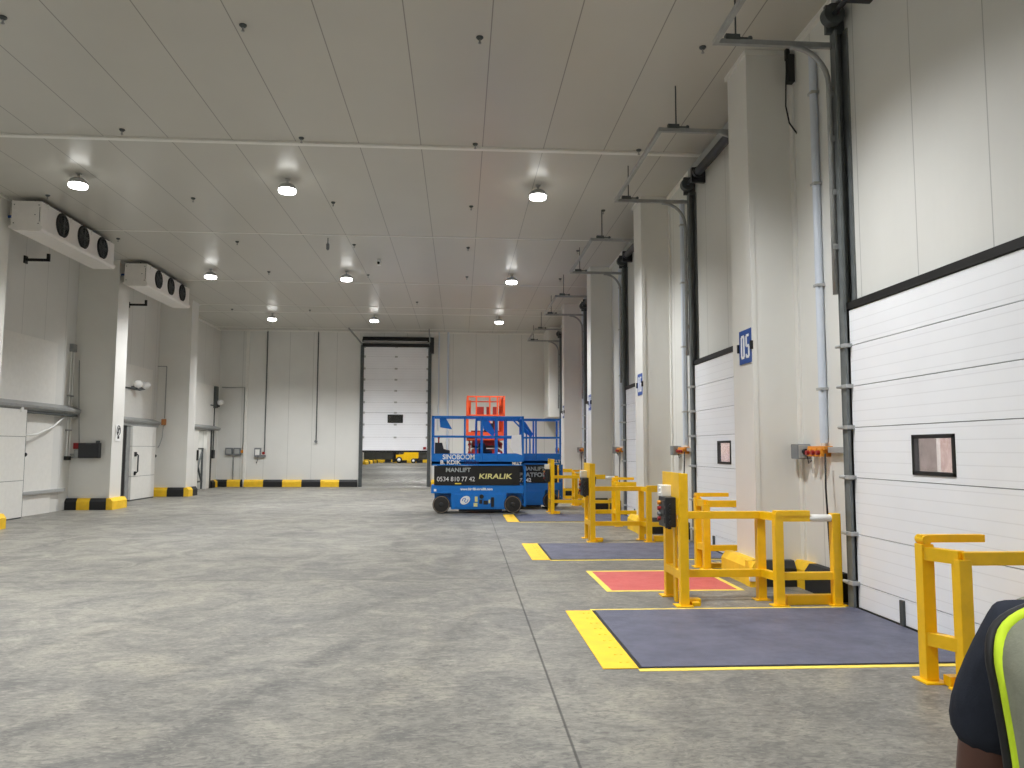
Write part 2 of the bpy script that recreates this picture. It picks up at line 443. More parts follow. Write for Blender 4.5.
# hall beyond the back door
b = B(); b.box(-13.8, -13.6, YB + 0.4, 105, 0, 9); b.box(8.0, 8.2, YB + 0.4, 105, 0, 9); b.box(-13.6, 8, 104.8, 105, 0, 9)
b.box(-13.6, XL - 0.2, YB + 0.2, YB + 0.45, 0, 9); b.box(XR + 0.25, 8, YB + 0.2, YB + 0.45, 0, 9); b.box(XL - 0.3, XR + 0.3, YB + 0.2, YB + 0.3, H, 9)
struct(b, 'wall_far', 'wall')
b = B(); b.box(-13.8, 8.2, YB + 0.25, 105, 9, 9.2); struct(b, 'ceiling_far', 'ceiling')
# cold store behind the left-hand doorway
b = B(); b.box(XL - 3.2, XL - 0.25, 29.6, 29.7, 0, 3.2); b.box(XL - 3.2, XL - 0.25, 33.4, 33.5, 0, 3.2); b.box(XL - 3.3, XL - 3.2, 29.6, 33.5, 0, 3.2); b.box(XL - 3.3, XL - 0.25, 29.6, 33.5, 3.2, 3.3)
struct(b, 'wall_coldstore', 'trim')

# ------------------------------------------------------------------ floor paint
def marking(name, quads, mats, label, cat='floor marking', group=None):
    b = B()
    for (x0, x1, y0, y1, mi) in quads: b.box(x0, x1, y0, y1, 0, 0.003, 0, mi)
    return tag(b.build(name, mats), label, cat, group)
for i, (y0, y1) in enumerate(LEV):
    for q, w_ in ((y0 - 0.08, 'near'), (y1 + 0.015, 'far')):
        marking('floor_line', [(1.33, 4.0, q, q + 0.065, 0)], ['line_yellow'], 'thin yellow floor line along the %s edge of the %s dock plate' % (w_, NAMES[i]), group='yellow lines round the dock plates')
marking('waiting_patch', [(1.76, 3.24, 8.93, 10.30, 0), (1.69, 1.76, 8.87, 10.37, 1), (3.24, 3.30, 8.87, 10.37, 1), (1.76, 3.24, 8.87, 8.93, 1), (1.76, 3.24, 10.30, 10.37, 1)],
        ['red_floor', 'line_yellow'], 'red painted floor rectangle with a yellow border behind the nearest yellow barrier')

# ------------------------------------------------------------------ dock levellers
for i, (y0, y1) in enumerate(LEV):
    t = thing('dock_leveller', (1.345, y0, 0), 'grey chequer-plate dock leveller set in the floor %s' % BEHIND[i], 'dock leveller', 'grey dock levellers in the floor')
    w = y1 - y0
    b = B(); b.box(0.02, 2.72, 0.0, w, 0, 0.012, 0.003); b.build('deck_plate', 'deck', t)
    b = B(); b.box(-0.005, 0.02, -0.012, w + 0.012, 0, 0.006); b.box(0, 2.72, -0.014, 0, 0, 0.006); b.box(0, 2.72, w, w + 0.014, 0, 0.006); b.build('pit_edge', 'black', t)
    b = B(); b.box(-0.275, -0.008, -0.01, w + 0.01, 0, 0.007, 0.002)
    for k in range(int(w / 0.22)):
        for u in (-0.06, -0.11): b.cyl((u, 0.15 + k * 0.22, 0.006), (u, 0.15 + k * 0.22, 0.010), 0.012, seg=8)
    b.build('yellow_end_strip', 'kerb_yellow', t)
    if i == 1:
        b = B(); b.box(2.17, 2.42, -0.50, -0.30, 0.0, 0.004); b.build('hazard_strip', 'hazard', t)

# ------------------------------------------------------------------ kerbs
def kerb(path, cols, label, h=0.30, d=0.16, group=None, name='kerb'):
    """path = list of (x,y,nx,ny) strips: ((x0,y0),(x1,y1),(nx,ny) outwards, [colour lengths])"""
    b = B()
    for (p0, p1, n, segs) in path:
        p0, p1, n = Vector(p0 + (0,)), Vector(p1 + (0,)), Vector(n + (0,))
        tot = sum(s for s, _ in segs); L = (p1 - p0).length; d0 = (p1 - p0).normalized(); a = 0
        for s, mi in segs:
            q0 = p0 + d0 * (a / tot * L); a += s; q1 = p0 + d0 * (a / tot * L)
            ring = []
            for q in (q0, q1):
                ring.append([b.bm.verts.new(v) for v in (q, q + n * d, q + n * d + Vector((0, 0, h * 0.72)), q + n * (d * 0.6) + Vector((0, 0, h)), q + Vector((0, 0, h)))])
            fs = [b.bm.faces.new(ring[0]), b.bm.faces.new(ring[1][::-1])]
            for k in range(5): fs.append(b.bm.faces.new((ring[0][k], ring[1][k], ring[1][(k + 1) % 5], ring[0][(k + 1) % 5])))
            b._mi(fs, mi)
    return tag(b.build(name, ['kerb_yellow', 'kerb_black']), label, 'kerb', group or 'black and yellow wall kerbs')
Yl, Bk = 0, 1
for i, p in enumerate(PIL):
    kb = kerb([((PX, p - 0.16), (PX, p + 0.88), (-1, 0), [(1, Yl)]), ((PX - 0.16, p), (XR - 0.16, p), (0, -1), [(0.16, Yl), (0.57, Bk)]),
          ((XR, p), (XR, p - 1.08), (-1, 0), [(0.34, Yl), (0.74, Bk)])], None,
         'yellow and black kerb round the foot of the %s pillar' % ['05', '06', '07', '08'][i], d=0.15)
    if i == 0:
        b = B(); b.box(PX - 0.165, PX - 0.10, p - 0.172, p - 0.13, 0.07, 0.21, 0.006); b.build('white_corner_patch', 'white_plastic', kb)
kerb([((XL, 21.2), (-9.25, 21.2), (0, -1), [(0.30, Bk), (0.33, Yl), (0.42, Bk)]), ((-9.25, 21.05), (-9.25, 21.95), (1, 0), [(1, Yl)])], None,
     'kerb with yellow end round the left pillar below the dark control box')
kerb([((XL, 26.9), (-9.25, 26.9), (0, -1), [(0.55, Yl), (0.60, Bk)]), ((-9.25, 26.75), (-9.25, 27.65), (1, 0), [(0.42, Yl), (0.48, Bk)])], None,
     'kerb round the left pillar under the second cooler')
kerb([((XL, 15.42), (-9.25, 15.42), (0, -1), [(0.5, Bk), (0.5, Yl)]), ((-9.25, 15.27), (-9.25, 16.3), (1, 0), [(1, Yl)])], None,
     'kerb round the left pillar cut off by the left edge of the photo')
kerb([((-9.08, YB), (BD0 - 0.12, YB), (0, -1), [(0.78, Yl), (0.78, Bk), (0.78, Yl), (0.78, Bk), (0.76, Yl), (0.74, Bk)])], None,
     'long banded kerb along the back wall left of the tall door')
kerb([((XL, 33.62), (-9.15, 33.62), (0, -1), [(0.5, Bk), (0.55, Yl), (0.12, Bk)]), ((XL, 32.6), (XL, 33.6), (1, 0), [(0.4, Bk), (0.3, Yl), (0.3, Bk)])], None,
     'short banded kerb in the back left corner')
kerb([((BD1 + 0.12, YB), (XR, YB), (0, -1), [(0.8, Yl), (0.8, Bk)] * 3)], None, 'banded kerb along the back wall behind the lifts')

# ------------------------------------------------------------------ sectional dock doors
def section_door(i, jamb):
    """built for the right-hand wall; local x runs into the wall, y along it, origin at the far jamb on the floor"""
    t = thing('door_%d' % (i + 1), (XR, jamb, 0), 'white sectional dock door with small black-framed window, %s' % BEHIND[i], 'door', 'white sectional dock doors', kind='structure')
    ws = 0.12 if i == 0 else 0.03
    zs = [0.02, 0.26, 0.76, 1.34, 1.86, 2.29, 2.72, DH - 0.03]
    for a, c in zip(zs[:-1], zs[1:]):
        b = B()
        if abs(a - 1.34) < 0.01:                  # the section with the window opening
            w0, w1 = -DW / 2 + 0.27 + ws, -DW / 2 - 0.34 + ws
            b.box(-0.075, -0.02, w0, -0.06, a, c - 0.008); b.box(-0.075, -0.02, -DW + 0.06, w1, a, c - 0.008)
            b.box(-0.075, -0.02, w1, w0, a, 1.40); b.box(-0.075, -0.02, w1, w0, 1.76, c - 0.008)
        else:
            b.box(-0.075, -0.02, -DW + 0.06, -0.06, a, c - 0.008)
        b.build('door_panel', 'door', t)
    b = B(); b.box(-0.055, -0.03, -DW + 0.06, -0.06, 0.02, 1.4); b.box(-0.055, -0.03, -DW + 0.06, -0.06, 1.78, DH - 0.04)
    b.build('joint_seal', 'grey_box', t)
    w0, w1 = -DW / 2 + 0.27 + ws, -DW / 2 - 0.34 + ws
    fr = B()
    for (y0, y1, z0, z1) in ((w1, w1 + 0.04, 1.40, 1.76), (w0 - 0.04, w0, 1.40, 1.76), (w1, w0, 1.40, 1.435), (w1, w0, 1.725, 1.76)):
        fr.box(-0.085, -0.035, y0, y1, z0, z1, 0.005)
    f = fr.build('window_frame', 'black', t)
    b = B(); b.box(-0.062, -0.056, w1 + 0.03, w0 - 0.03, 1.43, 1.73); b.build('pane', 'pane', f)
    b = B(); b.box(-0.09, 0.0, -DW + 0.02, -0.02, DH - 0.03, DH + 0.05, 0.004); b.build('top_seal', 'black', t)
    b = B(); b.box(-0.08, -0.02, -DW + 0.06, -0.06, 0, 0.02); b.build('bottom_seal', 'black', t)
    b = B(); b.box(-0.10, -0.076, -1.02 + ws, -0.96 + ws, 0.0, 0.24, 0.004); b.build('floor_bolt', 'dark_steel', t)
    zt = 6.03
    for yj, nm in ((0.0, 0), (-DW, 1)):
        s = 1 if nm == 0 else -1
        b = B()                                    # angle post and its brackets
        b.box(-0.02, 0.0, yj - 0.10 * s, yj + 0.05 * s, 0, 6.2); b.box(-0.13, 0, yj + 0.02 * s, yj + 0.05 * s, 0, 6.2); b.box(-0.13, -0.10, yj - 0.06 * s, yj + 0.03 * s, 0, 6.2)
        b.build('guide_post', 'post_steel', t)
        for z in (0.26, 0.76, 1.34, 1.86, 2.29, 2.72):
            k = B(); k.box(-0.155, -0.07, yj - 0.10 * s, yj + 0.05 * s, z - 0.022, z + 0.018, 0.004); k.cyl((-0.15, yj - 0.02 * s, z), (-0.15, yj + 0.09 * s, z), 0.018, seg=10)
            k.build('roller_bracket', 'light_grey', t)
        pts = [(-0.17, yj + 0.03 * s, DH + 0.15), (-0.17, yj + 0.03 * s, zt - 0.42)]
        for q in range(1, 9):
            a = q / 8 * PI / 2; pts.append((-0.17 - 0.42 * (1 - math.cos(a)), yj + 0.03 * s, zt - 0.42 + 0.42 * math.sin(a)))
        b = B(); b.tube(pts, 0.028, 8)
        b.box(-1.42, -0.10, yj + 0.005 * s, yj + 0.055 * s, zt, zt + 0.055)
        for z in (3.8, 4.4, 5.0, 5.5): b.box(-0.19, -0.10, yj, yj + 0.05 * s, z - 0.03, z + 0.03)
        b.build('lift_track', 'galv', t)
        b = B(); b.cyl((-1.20, yj + 0.03 * s, zt + 0.05), (-1.20, yj + 0.03 * s, H), 0.010, seg=8); b.box(-1.32, -1.16, yj + 0.0, yj + 0.06 * s, zt + 0.05, zt + 0.11); b.cyl((-1.18, yj + 0.03 * s, zt + 0.08), (-1.05, yj + 0.03 * s, zt + 0.08), 0.012, seg=8); b.ball((-1.04, yj + 0.03 * s, zt + 0.08), 0.028)
        b.build('hanger_rod', 'dark_steel', t)
        b = B(); b.cyl((-0.16, yj - 0.14 * s, 6.34), (-0.16, yj - 0.03 * s, 6.34), 0.115, seg=24); b.cyl((-0.16, yj - 0.03 * s, 6.34), (-0.16, yj + 0.01 * s, 6.34), 0.075, seg=20); b.box(-0.20, 0, yj - 0.02 * s, yj + 0.03 * s, 6.18, 6.5)
        b.build('cable_drum', 'dark_steel', t)
    b = B(); b.box(-1.45, -1.40, -DW - 0.06, 0.06, zt, zt + 0.055); b.build('cross_bar', 'galv', t)
    b = B(); b.cyl((-0.16, -DW + 0.1, 6.34), (-0.16, -0.1, 6.34), 0.03, seg=12); b.cyl((-0.16, -DW + 0.35, 6.34), (-0.16, -0.75, 6.34), 0.075, seg=20)
    b.cyl((-0.16, -0.75, 6.34), (-0.16, -0.68, 6.34), 0.09, seg=20); b.box(-0.24, 0, -0.62, -0.55, 6.20, 6.46)
    b.build('spring_shaft', 'black_plastic', t)
    b = B(); b.box(-0.10, 0, -DW - 0.05, 0.05, 6.52, 6.66); b.build('shaft_rail', 'light_grey', t)
    return t
for i, j in enumerate(JAMB): section_door(i, j)
for i, j in enumerate(JAMB[:3]):
    t = thing('outside_panel', (XR + 0.9, j - DW / 2, 0), 'pale pink and grey panel outside, seen through the window of the %s dock door' % NAMES[i], 'panel', 'panels outside the docks')
    b = B(); b.box(0, 0.05, -0.6, 3.4, 0.9, 3.2, 0.01); b.build('pink_leaf', 'trailer', t)
    b = B(); b.box(-0.02, 0.0, 1.49, 1.53, 0.9, 3.2, 0.006); b.build('lock_bar', 'white_plastic', t)
    b = B(); b.box(-0.012, 0.0, 1.54, 2.2, 0.9, 3.2, 0.004); b.build('grey_leaf', 'trailer_grey', t)

# ------------------------------------------------------------------ yellow barriers
def control_barrier(i, y0):
    """stands on the far side of a leveller; local origin = foot of the near control post"""
    t = thing('dock_barrier', (2.34, y0, 0), 'yellow barrier with dark control box, far side of the %s dock plate' % NAMES[i], 'barrier', 'yellow barriers with control boxes')
    for yy in (0.04, 0.62):
        b = B(); b.box(-0.045, 0.045, yy - 0.045, yy + 0.045, 0.012, 1.37, 0.006); b.box(-0.10, 0.08, yy - 0.08, yy + 0.08, 0, 0.012); b.build('post', 'yellow', t)
    b = B(); b.box(-0.05, -0.02, 0.0, 0.66, 0.93, 1.375, 0.004); b.build('mounting_plate', 'yellow', t)
    b = B(); b.box(-0.045, 0.03, 0.08, 0.58, 0.27, 0.36, 0.005); b.box(-0.03, 0.0, 0.25, 0.33, 0.36, 0.93, 0.004); b.box(-0.03, 0.0, 0.25, 0.33, 0.0, 0.27, 0.004); b.build('lower_crossbar', 'yellow', t)
    b = B(); b.box(0.05, 0.20, 0.10, 0.20, 0, 0.06, 0.01); b.box(0.08, 0.17, 0.02, 0.30, 0.0, 0.04, 0.006); b.build('anchor_foot', 'yellow', t)
    # control box with its buttons
    c = B(); c.box(-0.165, -0.05, 0.12, 0.40, 0.80, 1.115, 0.012)
    for k in range(3): c.box(-0.172, -0.16, 0.15, 0.37, 0.84 + k * 0.09, 0.90 + k * 0.09, 0.004)
    for k in range(4): c.cyl((-0.11, 0.10, 0.85 + k * 0.06), (-0.11, 0.125, 0.85 + k * 0.06), 0.02, seg=10)
    c = c.build('control_box', 'black_plastic', t)
    for k, (m, z) in enumerate((('orange', 1.05), ('red', 0.99), ('grey_box', 0.93), ('red', 0.88))):
        b = B(); b.cyl((-0.165, 0.41 - 0.10, z), (-0.20, 0.41 - 0.10, z), 0.022, seg=14); b.build('button', m, c)
    for gy in (0.2, 0.3):
        b = B(); b.cyl((-0.10, gy, 0.775), (-0.10, gy, 0.80), 0.02, seg=10); b.build('cable_gland', 'black', c)
    b = B(); b.box(-0.16, -0.05, 0.30, 0.46, 1.115, 1.235, 0.008); b.cyl((-0.16, 0.34, 1.20), (-0.175, 0.34, 1.20), 0.012, seg=10); b.cyl((-0.16, 0.34, 1.15), (-0.175, 0.34, 1.15), 0.012, seg=10); b.build('junction_box', 'white_plastic', t)
    b = B()
    for k in range(3):
        y_ = 0.30 + 0.03 * k; b.tube([(0.05, y_, 1.16), (0.11, y_, 1.12 - .02 * k), (0.10, y_, 1.0), (0.06, y_, 0.93)], 0.008, 6)
    b.box(0.045, 0.085, 0.25, 0.40, 1.06, 1.18, 0.006); b.build('cable', 'black', t)
    # rails
    xa, xb, xc = 0.94, 1.0, 1.62
    b = B(); b.box(0.04, xa + 0.03, 0.26, 0.32, 0.875, 0.955, 0.006); b.beam((xa, 0.31, 0.915), (xb, 0.02, 0.915), 0.07, 0.08); b.build('rail', 'yellow', t)
    b = B(); b.box(0.04, xa + 0.03, 0.26, 0.32, 0.255, 0.335, 0.006); b.beam((xa, 0.31, 0.295), (xb, 0.02, 0.295), 0.07, 0.08); b.build('rail', 'yellow', t)
    for (xx, yy, h) in ((xa, 0.33, 0.90), (xb, 0.0, 0.955), (xc, 0.0, 0.955)):
        b = B(); b.box(xx - 0.045, xx + 0.045, yy - 0.045, yy + 0.045, 0.012, h, 0.006); b.box(xx - 0.085, xx + 0.085, yy - 0.07, yy + 0.07, 0, 0.012); b.build('post', 'yellow', t)
    b = B(); b.box(xb + 0.04, xc - 0.04, -0.025, 0.035, 0.265, 0.345, 0.006); b.build('rail', 'yellow', t)
    b = B(); b.box(xb + 0.10, xc + 0.06, 0.03, 0.12, 0.0, 0.10, 0.006); b.build('floor_beam', 'yellow', t)
    a = B(); a.box(xb - 0.04, xb + 0.34, -0.035, 0.035, 0.925, 0.985, 0.006); a.box(xb + 0.02, xb + 0.34, -0.03, 0.03, 0.87, 0.925, 0.004); a.cyl((xb - 0.01, -0.05, 0.95), (xb - 0.01, 0.05, 0.95), 0.03, seg=12)
    a = a.build('swing_arm', 'yellow', t)
    b = B(); b.lathe([(0.012, 0.33), (0.03, 0.335), (0.038, 0.36), (0.038, 0.57), (0.03, 0.59), (0.012, 0.60)], 16, 0, (xb, 0.0, 0.905), 'x'); b.build('roller', 'white_plastic', a)
    return t
for i in range(5): control_barrier(i, (7.99, 13.55, 19.45, 25.25, 31.4)[i])

def guard_barrier(i, y0):
    """near side of a leveller"""
    t = thing('guard_rail', (3.32, y0, 0), 'short yellow guard rail on the near side of the %s dock plate' % NAMES[i], 'barrier', 'yellow guard rails')
    q = 0.10 if i == 0 else 0.035
    for (xx, yy) in ((0.0, 0.02), (q, -0.24), (0.72, -0.24)):
        b = B(); b.box(xx - 0.045, xx + 0.045, yy - 0.045, yy + 0.045, 0.012, 0.955 if xx == 0 else 0.88, 0.006); b.box(xx - 0.08, xx + 0.08, yy - 0.10, yy + 0.08, 0, 0.012); b.build('post', 'yellow', t)
    for z in (0.86, 0.27):
        b = B(); b.beam((0.0, -0.01, z + 0.03), (q, -0.24, z + 0.03), 0.07, 0.09)
        if z > 0.5: b.box(q, 0.72, -0.27, -0.21, z - 0.02, z + 0.07, 0.006)
        else: b.box(q, 0.72, -0.27, -0.21, z - 0.02, z + 0.06, 0.006)
        b.build('rail', 'yellow', t)
    a = B(); a.box(-0.035, 0.44, -0.01, 0.05, 0.965, 1.02, 0.006); a.cyl((-0.005, -0.03, 0.985), (-0.005, 0.07, 0.985), 0.034, seg=14)
    a = a.build('swing_arm', 'yellow', t)
    b = B(); b.box(0.05, 0.62, -0.14, -0.06, 0, 0.07, 0.006); b.build('floor_beam', 'yellow', t)
    return t
for i in range(5): guard_barrier(i, (5.36, 10.65, 16.55, 22.5, 28.6)[i])

# ------------------------------------------------------------------ signs on the pillars
def bay_sign(p, txt, first):
    o = thing('bay_sign', (PX - 0.008, p + 0.22, 2.92), 'blue sign with white number %s on a white pillar' % txt, 'sign', 'blue bay number signs')
    b = B(); b.box(-0.006, 0.006, -0.21, 0.21, -0.215, 0.215, 0.003); b.build('plate', 'blue_dark', o)
    for k, ch in enumerate(txt):
        d = B(); yc = 0.082 - 0.164 * k; hw_, hh, st = 0.062, 0.15, 0.042
        def bar(y0, y1, z0, z1): d.box(-0.0095, -0.0055, yc + min(-y0, -y1), yc + max(-y0, -y1), z0, z1)
        segs = {'0': 'abcdef', '5': 'afgcd', '6': 'afgcde', '7': 'abc', '8': 'abcdefg'}[ch]
        c_ = 0.018                                 # clipped corners
        if 'a' in segs: bar(-hw_ + c_, hw_ - c_, hh - st * 0.8, hh)
        if 'd' in segs: bar(-hw_ + c_, hw_ - c_, -hh, -hh + st * 0.8)
        if 'g' in segs: bar(-hw_ + c_, hw_ - c_, -st * 0.3, st * 0.45)
        if 'f' in segs: bar(-hw_, -hw_ + st, 0.0, hh - c_)
        if 'b' in segs: bar(hw_ - st, hw_, 0.0, hh - c_)
        if 'e' in segs: bar(-hw_, -hw_ + st, -hh + c_, 0.0)
        if 'c' in segs: bar(hw_ - st, hw_, -hh + c_, 0.0 if ch in '07' else -0.005)
        if ch == '5': bar(-hw_, -hw_ + st * 0.8, -hh + c_, -hh + 0.055)
        if ch == '7': bar(-hw_, -hw_ + st, hh - st * 0.8, hh)
        d.build('digit', 'white_ink', o)
    b = B(); b.box(-0.03, 0.008, 0.205, 0.235, -0.06, 0.05, 0.008); b.box(-0.03, 0.008, -0.235, -0.205, -0.06, 0.05, 0.008); b.build('clip', 'black', o)
for p, s in zip(PIL, ('05', '06', '07', '08')): bay_sign(p, s, False)

# ------------------------------------------------------------------ electrics on the right wall
for i, j in enumerate(JAMB):
    yb = j + 0.66
    t = thing('switch_panel', (XR, yb + 0.08, 1.62), 'orange bracket with three red switches on the wall beside the %s dock door' % NAMES[i], 'switch', 'orange switch brackets by the dock doors')
    b = B(); b.box(-0.10, 0, -0.20, 0.22, 0.0, 0.045, 0.006)
    for k in range(3): b.box(-0.12, 0, -0.16 + k * 0.13, -0.07 + k * 0.13, -0.075, 0.02, 0.008)
    b.build('bracket', 'orange', t)
    for k in range(3):
        b = B(); b.cyl((-0.12, -0.115 + k * 0.13, -0.03), (-0.155, -0.115 + k * 0.13, -0.03), 0.028, seg=14); b.build('switch_knob', 'red', t)
    b = B(); b.box(-0.06, 0, -0.62, -0.20, -0.03, 0.035, 0.006); b.build('conduit', 'light_grey', t)
    t = thing('junction_box', (XR, yb + 0.50, 1.60), 'grey cable junction box on the wall beside the %s orange switch bracket' % NAMES[i], 'electrical box', 'grey junction boxes')
    b = B(); b.box(-0.16, -0.0, -0.07, 0.12, -0.085, 0.09, 0.012); b.build('housing', 'grey_box', t)
    b = B(); b.box(-0.15, -0.01, -0.085, -0.07, -0.075, 0.08, 0.006); b.build('lid', 'light_grey', t)
    b = B(); b.cyl((-0.08, -0.14, 0.0), (-0.08, -0.085, 0.0), 0.035, seg=12); b.tube([(-0.08, -0.13, 0), (-0.09, -0.17, -0.05), (-0.06, -0.14, -0.14), (-0.05, -0.2, -0.10)], 0.007, 6); b.build('gland', 'black', t)
    t = thing('riser_pipe', (XR - 0.045, yb - 0.01, 1.70), 'pale vertical riser pipe on the wall left of the %s dock door post' % NAMES[i], 'pipe', 'pale riser pipes')
    b = B(); b.cyl((0, 0, 0), (0, 0, 4.6), 0.045, seg=14); b.build('tube', 'blue_pipe', t)
    b = B()
    for z in (0.6, 1.8, 3.0, 4.1): b.box(-0.05, 0.045, -0.055, 0.055, z, z + 0.03, 0.004)
    b.build('pipe_clip', 'light_grey', t)
    b = B(); b.tube([(XR - 0.11, j + 0.50, 1.58), (XR - 0.14, j + 0.45, 1.2), (XR - 0.16, j + 0.36, 0.6), (XR - 0.17, j + 0.30, 0.15), (XR - 0.17, j + 0.27, 0.013), (XR - 0.16, j + 0.20, 0.013)], 0.011, 8)
    tag(b.build('cable', 'black'), 'black cable running down from the %s orange switch bracket to the floor' % NAMES[i], 'cable', 'black cables below the switch brackets')
t = thing('loose_connector', (4.12, 9.08, 6.42), 'black cable connector with a loose hanging lead high on the nearest pillar corner', 'cable')
b = B(); b.box(-0.05, 0.03, -0.05, 0.05, -0.20, 0.16, 0.01); b.box(-0.07, -0.02, -0.03, 0.03, 0.10, 0.24, 0.01); b.build('connector', 'black', t)
b = B(); b.tube([(-0.05, 0, 0.1), (-0.07, 0.0, -0.2), (-0.08, 0, -0.5), (-0.04, 0, -0.72), (0.06, 0.0, -0.86)], 0.010, 8); b.build('lead', 'black', t)
b = B(); b.box(0.03, 0.15, -0.03, 0.05, -0.20, 0.12, 0.01); b.build('mounting_block', 'white_plastic', t)

# ------------------------------------------------------------------ ceiling lamps
LX = (-7.12, -3.30, 1.46); LY = (-0.6, 7.0, 14.45, 22.1, 29.3)
def lamp_proto():
    t = thing('ceiling_lamp', (0, 0, H), None, 'lamp', 'round high-bay lamps on the ceiling')
    b = B(); b.cyl((0, 0, 0), (0, 0, -0.10), 0.02, seg=10); b.cyl((0, 0, 0), (0, 0, -0.02), 0.05, seg=14); b.build('stem', 'light_grey', t)
    b = B(); b.lathe([(0.06, -0.09), (0.10, -0.10), (0.14, -0.13), (0.168, -0.17), (0.172, -0.20), (0.15, -0.205)], 28); b.build('housing', 'light_grey', t)
    b = B(); b.lathe([(0.160, -0.203), (0.165, -0.235), (0.155, -0.262), (0.10, -0.278), (0.04, -0.284)], 28); b.build('lens', 'lamp', t)
    return t
lp = lamp_proto(); first = True
pos_word = {0: 'left', 1: 'middle', 2: 'right'}
row_word = {0: 'behind the viewer', 1: 'overhead out of view', 2: 'nearest visible row', 3: 'second visible row', 4: 'farthest visible row'}
SPOT = 1350.0
def lamp_light(x, y, z, e, size=134, blend=0.85):
    d = bpy.data.lights.new('lamp_light', 'SPOT'); d.energy = e; d.spot_size = math.radians(size); d.spot_blend = blend; d.shadow_soft_size = 0.15
    d.color = (0.985, 0.995, 1.0)
    o = bpy.data.objects.new('lamp_light', d); COL.objects.link(o); o.location = (x, y, z)
for r, y in enumerate(LY):
    for c, x in enumerate(LX):
        lab = 'lit round white ceiling lamp, %s of the %s' % (pos_word[c], row_word[r])
        if first: lp.location = (x, y, H); lp['label'] = lab; first = False
        else: copy_at(lp, (x, y, H), lab)
        lamp_light(x, y, H - 0.31, SPOT * (0.75 if r == 0 else 1.0))
for k, (x, y) in enumerate(((-3.0, 39), (-3.0, 54), (-5, 68), (-7, 84), (2, 84))):  # unseen lamps, added to brighten the hall beyond the back door
    copy_at(lp, (x, y, 9.0), 'added unseen ceiling lamp for the hall beyond the tall back door, number %s row' % ['first', 'second', 'third', 'fourth', 'fifth'][k], 'added lamps for the hall beyond')
    lamp_light(x, y, 8.70, 4200, 150)
d = bpy.data.lights.new('cold_store_light', 'AREA'); d.energy = 60; d.size = 0.8
o = bpy.data.objects.new('cold_store_light', d); COL.objects.link(o); o.location = (XL - 1.6, 31.4, 3.1)
t = thing('ceiling_lamp', (XL - 1.6, 31.4, 3.2), 'flat lamp inside the cold store behind the far left doorway', 'lamp')
b = B(); b.box(-0.42, 0.42, -0.42, 0.42, -0.06, 0, 0.01); b.build('housing', 'light_grey', t)

# ------------------------------------------------------------------ ceiling fixings
def onz(px, py, z):
    c = Vector(((px - 512) / F, -(py - 384) / F, 1.0)); w = Vector((c.dot(Xc), c.dot(Yc), c.dot(Zc))); k = (z - CH) / w.z
    return (w.x * k, w.y * k)
FIX = [(3, 20), (243, 28), (480, 40), (703, 50), (122, 132), (301, 140), (475, 146), (639, 152), (193, 200), (333, 204), (471, 208), (603, 212),
       (118, 240), (48, 197), (237, 243), (269, 273), (354, 246), (468, 249), (578, 252), (368, 276), (467, 278), (232, 310), (310, 311), (417, 303), (560, 280)]
FIX = [(round(x, 2), round(y, 2)) for x, y in (onz(px, py, H - 0.04) for px, py in FIX)]
f0 = None
for (x, y) in FIX:
    if f0 is None:
        f0 = thing('ceiling_fixing', (x, y, H), 'small dark round fixing cap on the grey ceiling panels', 'ceiling fixing', 'ceiling fixing caps')
        b = B(); b.lathe([(0.045, 0.0), (0.045, -0.012), (0.028, -0.03), (0.012, -0.035)], 14); b.build('cap', 'dark_steel', f0)
        b = B(); b.cyl((0, 0, -0.03), (0, 0, -0.09), 0.010, seg=8); b.cyl((0, 0, -0.075), (0, 0, -0.082), 0.022, seg=10); b.build('nut', 'galv', f0)
    else: copy_at(f0, (x, y, H))
x, y = onz(328, 238, H)
t = thing('ceiling_sensor', (x, y, H), 'slim grey sensor rod hanging from the ceiling left of centre', 'sensor')
b = B(); b.cyl((0, 0, 0), (0, 0, -0.14), 0.012, seg=8); b.build('stem', 'dark_steel', t)
b = B(); b.lathe([(0.02, -0.13), (0.04, -0.15), (0.04, -0.27), (0.02, -0.30)], 12); b.build('body', 'grey_box', t)
x, y = onz(379, 260, H)
t = thing('ceiling_camera', (x, y, H), 'small white camera with black lens on the ceiling near the middle', 'camera')
b = B(); b.lathe([(0.06, 0.0), (0.06, -0.02), (0.025, -0.03), (0.025, -0.07)], 14); b.build('mount', 'white_plastic', t)
b = B(); b.box(-0.045, 0.045, -0.10, 0.08, -0.15, -0.06, 0.015); b.build('body', 'white_plastic', t)
b = B(); b.cyl((0, -0.10, -0.105), (0, -0.125, -0.105), 0.035, seg=14); b.build('lens', 'black', t)

